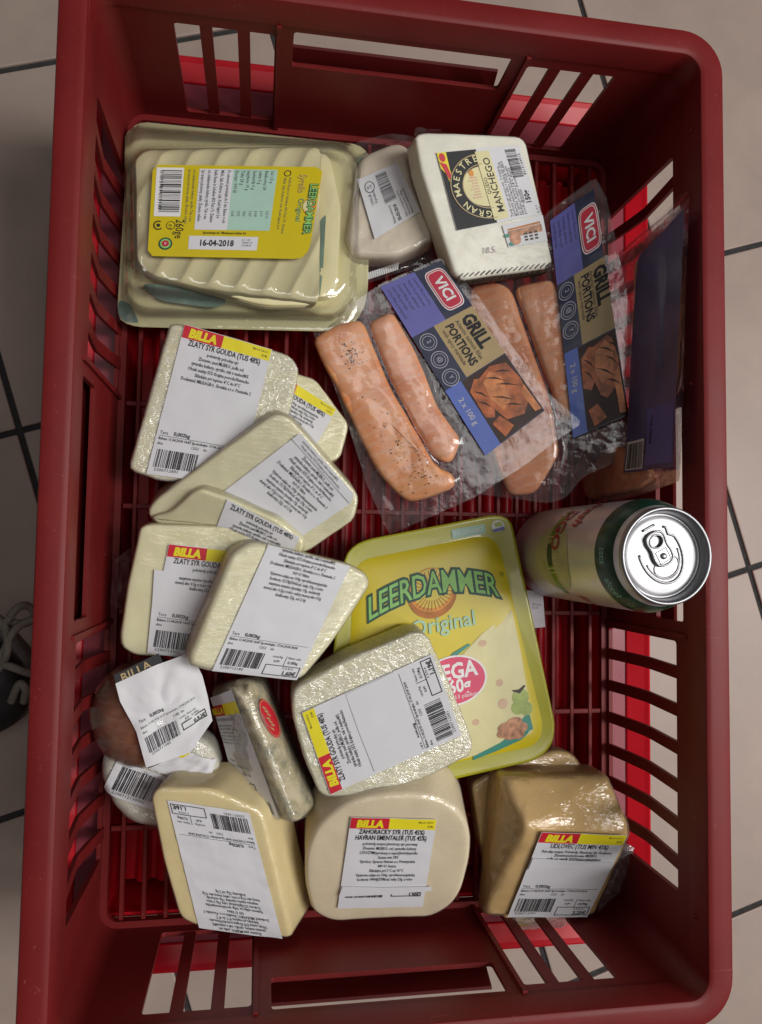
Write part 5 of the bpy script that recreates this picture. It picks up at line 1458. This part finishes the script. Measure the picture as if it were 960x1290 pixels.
p.text('MEGA', X(71.5), Y(122.5), 15.5 * kx, 'white', 5, 'CENTER', bold=.03, sx=.86); p.text('260g', X(73), Y(133.5), 13 * kx, 'white', 5, 'CENTER', bold=.03, sx=.85); p.text('13 platkov', X(80), Y(138.5), 4.0 * kx, 'white', 5, 'CENTER')
p.flush()
f, Wd, Ht = quad_map(d['quad'], lambda xy: np.full(len(xy), t - .15), .15, lay=.07)
p = Printer(f, th)
p.rect(X(84), Y(4.5), X(112), Y(12), 'mint', 1, 'opening_tab'); p.text('TU OTVORIT', X(98), Y(10), 4.2, 'white', 2, 'CENTER', name='opening_tab'); p.ellipse(X(123), Y(8), 5.5, 4.2, 'white', 1, 'opening_tab')
p.poly([(X(x), Y(y)) for x, y in [(118, 10), (128, 9), (128, 12), (119, 12.6)]], 'violet', 2, 'opening_tab'); p.poly([(X(x), Y(y)) for x, y in [(120, 5), (126, 4.5), (127, 8), (121, 8.6)]], 'grape', 2, 'opening_tab'); p.flush()
bpy.context.view_layer.update()

# ------------------------------------------------------------------ drink can standing in the basket
th = empty('drink_can', [v * MM for v in LAYOUT['can']['loc']]); tag(th, 'silver drink can with a dark green band and unopened ring-pull lid', 'can')
th.rotation_euler = (math.radians(.6), math.radians(1.2), 0)
def lathe(prof, n=72, a0=0, a1=360):
    V = []; Fc = []; full = a1 - a0 >= 360; m = n if full else n + 1
    for r_, z in prof:
        for k_ in range(m):
            a = math.radians(a0 + (a1 - a0) * k_ / n); V.append((r_ * math.cos(a), r_ * math.sin(a), z))
    for i in range(len(prof) - 1):
        for k_ in range(n):
            j = (k_ + 1) % m; Fc.append((i * m + k_, i * m + j, (i + 1) * m + j, (i + 1) * m + k_))
    return V, Fc
RB, DZ = .0332, .0420
V, Fc = lathe([(.0, .004), (.020, .001), (.0245, .0), (.0265, .0015), (.0318, .0085), (RB, .0125), (RB, 0.1435), (.0329, 0.1465), (.0318, 0.1505), (.0300, 0.1555), (.0278, 0.1600), (.0272, 0.1625)])
o = mesh_obj('body', V, Fc, M['alu_body'], th, True)
def band(name, prof, mat, a0=0, a1=360, parent=o):
    V, Fc = lathe([(r_ + .00015, z) for r_, z in prof], 72, a0, a1); return mesh_obj(name, V, Fc, M[mat], parent, True)
gb = band('green_band', [(.0331, 0.1452), (.0329, 0.1465), (.0318, 0.1505), (.0300, 0.1555), (.0285, 0.1585)], 'can_green')
def can_map(a_c, z_c, r0=RB):
    def f(P, layer=0):
        P = np.asarray(P, float); a = a_c + P[:, 0] * MM / r0; z = z_c - P[:, 1] * MM
        r_ = np.where(z > 0.1465, .0329 - (z - 0.1465) * .325, r0) + .0002 + .00012 * layer
        return np.column_stack([r_ * np.cos(a), r_ * np.sin(a), z])
    return f
p = Printer(can_map(math.radians(180), .085), o)      # side facing the middle of the basket
p.poly([(24 * math.cos(t_) + 3, 26 * math.sin(t_) + 2) for t_ in np.linspace(0, 2 * math.pi, 49)[:-1]], 'can_yellow', 0, 'leaf_print', 3)
p.rect(-34, .5, 30, 7.5, 'can_lgreen', 1, 'stripe', 2.5); p.rect(-6, .3, 8, 7.8, 'can_green', 2, 'stripe', 2.5)
for i in range(9): p.poly([(-12 + i * 3, -14 + (i % 3) * 4), (-11 + i * 3, 0), (-10.4 + i * 3, 16), (-11.8 + i * 3, 2)], 'creamp', 1, 'leaf_print')
p.text('DGO', -34, 2, 17, 'can_red', 3, bold=.03, shear=.15, name='lettering', sx=.8); p.text('fresh', -42, -20, 15, 'can_red', 3, bold=.03, shear=.25, name='lettering', sx=.8); p.text('lime', 30, -12, 12, 'can_red', 3, bold=.02, shear=.2); p.flush()
p = Printer(can_map(math.radians(205), 0.1495, .0318), gb); p.text('alcool', 0, 0, 5.6, 'can_mint', 1, bold=.02); p.text('sans', -18, 0, 5.6, 'can_mint', 1, bold=.01); p.text('bez alkoholu', 22, 0, 5.0, 'can_lgreen', 1); p.flush()
V, Fc = lathe([(.0, 0.1600), (.0205, 0.1600), (.0226, 0.1596), (.0236, 0.1588), (.0242, 0.1605), (.0247, 0.1640), (.0253, 0.1658), (.0262, 0.1666), (.0272, 0.1663), (.0277, 0.1652), (.0276, 0.1630), (.0270, 0.1620)], 96)
lid = mesh_obj('lid', V, Fc, M['alu'], th, True)
# scored mouth, raised panel ridges, rivet and ring pull: lid axis turned towards the drinker
LA = math.radians(-62)
def on_lid(u, v): return (u * math.cos(LA) - v * math.sin(LA), u * math.sin(LA) + v * math.cos(LA))
def ridge(pts_, r_, name='ridge', closed=False, z=0.1602):
    P = [(*on_lid(x * MM, y * MM), z) for x, y in pts_]
    V, Fc = tube(P, r_, 8, closed); return mesh_obj(name, V, Fc, M['alu'], lid, True)
ridge([(6.2 + 6.6 * math.cos(t_) * (1.0 if math.cos(t_) > 0 else .7), 8.0 * math.sin(t_)) for t_ in np.linspace(0, 2 * math.pi, 33)[:-1]], .00045, 'mouth_score', True)
ridge([(17 * math.cos(t_) - 1.0, 12.8 * math.sin(t_)) for t_ in np.linspace(-1.9, 1.9, 36)] + [(-9, 9.2), (-13, 9.8), (-14.2, 8.4)], .00075)
ridge([(14.2 * math.cos(t_) - .5, 10.6 * math.sin(t_)) for t_ in np.linspace(-1.5, 1.5, 30)], .0005)
ridge([(-17.5 - .0, y) for y in np.linspace(-4, 4, 6)], .0007)
bm = bmesh.new()
def tab_shape(sc): return [(sc * x, sc * y) for x, y in [(6.0, 0), (5.6, 3.6), (3.4, 6.0), (-1, 6.6), (-5, 5.6), (-9.5, 6.6), (-13.0, 5.8), (-14.6, 3.2), (-14.9, 0), (-14.6, -3.2), (-13.0, -5.8), (-9.5, -6.6), (-5, -5.6), (-1, -6.6), (3.4, -6.0), (5.6, -3.6)]]
tabo = round_poly(tab_shape(1.0), 2, 80)
hole_c = np.array([(-9.0 + 3.6 * math.cos(t_), 4.2 * math.sin(t_)) for t_ in np.linspace(0, 2 * math.pi, 81)[:-1]])
EE = []
for loop in (tabo, hole_c):
    vs = [bm.verts.new((*on_lid(x * MM, y * MM), 0.1608)) for x, y in loop]
    EE += [bm.edges.new((vs[i], vs[(i + 1) % len(vs)])) for i in range(len(vs))]
bmesh.ops.triangle_fill(bm, use_beauty=True, edges=EE)
ex = bmesh.ops.extrude_face_region(bm, geom=list(bm.faces))
for v in ex['geom']:
    if isinstance(v, bmesh.types.BMVert): v.co.z = 0.1620
bmesh.ops.recalc_face_normals(bm, faces=list(bm.faces))
tab = bm_obj('ring_pull', bm, M['alu'], th)
def tab_ridge(pts_, r_, closed=True, z=0.1620):
    P = [(*on_lid(x * MM, y * MM), z) for x, y in pts_]; V, Fc = tube(P, r_, 8, closed); return mesh_obj('rolled_edge', V, Fc, M['alu'], tab, True)
tab_ridge(inset(tabo, .7), .00075); tab_ridge(hole_c * 1.0, .0006)
tab_ridge([(-3.4, -3.6), (3.6, -3.6), (3.6, 3.6), (-3.4, 3.6)], .0004)
bm = bmesh.new(); bmesh.ops.create_uvsphere(bm, u_segments=18, v_segments=10, radius=.0019)
for v in bm.verts: v.co = Vector((*on_lid(v.co.x + .0002, v.co.y), v.co.z * .6 + 0.1623))
bm_obj('rivet', bm, M['alu'], lid, True)

# ------------------------------------------------------------------ loose paper, shoe
q_ = [v3(v) for v in LAYOUT['receipt']['p']]
o0 = Vector((q_[3].x, q_[3].y, .0022)); th = empty('paper_slip', o0); tag(th, 'small white paper slip poking out between the yellow tray and the can', 'paper')
f, Wd, Ht = face_map(*[v - o0 for v in q_], 0)
so = sheet('slip', f, Wd, Ht, 'receipt', th, 10); p = Printer(f, so); p.text('SPOLU\nEUR', Wd * .5, Ht * .4, 2.6, 'grey', 1); p.flush()

toe = v3(LAYOUT['toe']['p'][0]); hd = math.radians(-38)      # toe points towards the basket
sh_ = empty('shoe', (toe.x - .150 * math.cos(hd), toe.y - .150 * math.sin(hd), FLOOR_Z)); tag(sh_, 'dark lace-up shoe with loose beige laces standing on the tiles beside the basket', 'shoe')
sh_.rotation_euler = (0, 0, hd + math.pi / 2)
secs = [(-.150, .008, .030, .02), (-.143, .024, .040, .02), (-.125, .037, .046, .018), (-.080, .045, .054, .016), (-.02, .043, .066, .014), (.03, .038, .088, .012), (.075, .036, .100, .012), (.115, .037, .102, .012), (.140, .028, .098, .014), (.150, .006, .080, .016)]
rings = []
for y, hw_, ht_, z0 in secs:
    rings.append(np.array([(hw_ * math.copysign(abs(math.cos(a)) ** .7, math.cos(a)), y, z0 + (ht_ - z0) * (.5 + .5 * math.sin(a))) for a in np.linspace(0, 2 * math.pi, 29)[:-1]]))
V, Fc = ring_solid(rings); o = mesh_obj('upper', V, Fc, M['sole'], sh_, True)
md = o.modifiers.new('smooth', 'SUBSURF'); md.levels = 1; md.render_levels = 2
so_ = np.array([(1.13 * hw_ * s_, y) for s_ in (1, -1) for (y, hw_, _, _) in (secs if s_ == 1 else secs[::-1])])
so_ = round_poly(so_ * 1000, 8, 80)
V, Fc = ring_solid([sh(so_, 0), sh(so_, 14), sh(inset(so_, 2), 17), sh(inset(so_, 9), 18)]); mesh_obj('sole', np.array(V) * MM, Fc, M['shoe'], sh_, True)
iv = sh_.rotation_euler.to_matrix().inverted()
def spline(P, n=8):
    out = []; m = len(P)
    for i in range(m - 1):
        p0, p1, p2, p3 = P[max(i - 1, 0)], P[i], P[i + 1], P[min(i + 2, m - 1)]
        for t_ in np.linspace(0, 1, n, endpoint=False):
            out.append(.5 * ((2 * p1) + (p2 - p0) * t_ + (2 * p0 - 5 * p1 + 4 * p2 - p3) * t_ ** 2 + (3 * p1 - p0 - 3 * p2 + p3) * t_ ** 3))
    return out + [P[-1]]
for L_ in LAYOUT['laces']['l']:
    P = [iv @ (v3(v) - sh_.location) for v in L_]
    V, Fc = tube(spline(P), .0032, 8); mesh_obj('lace', V, Fc, M['lace'], sh_, True)
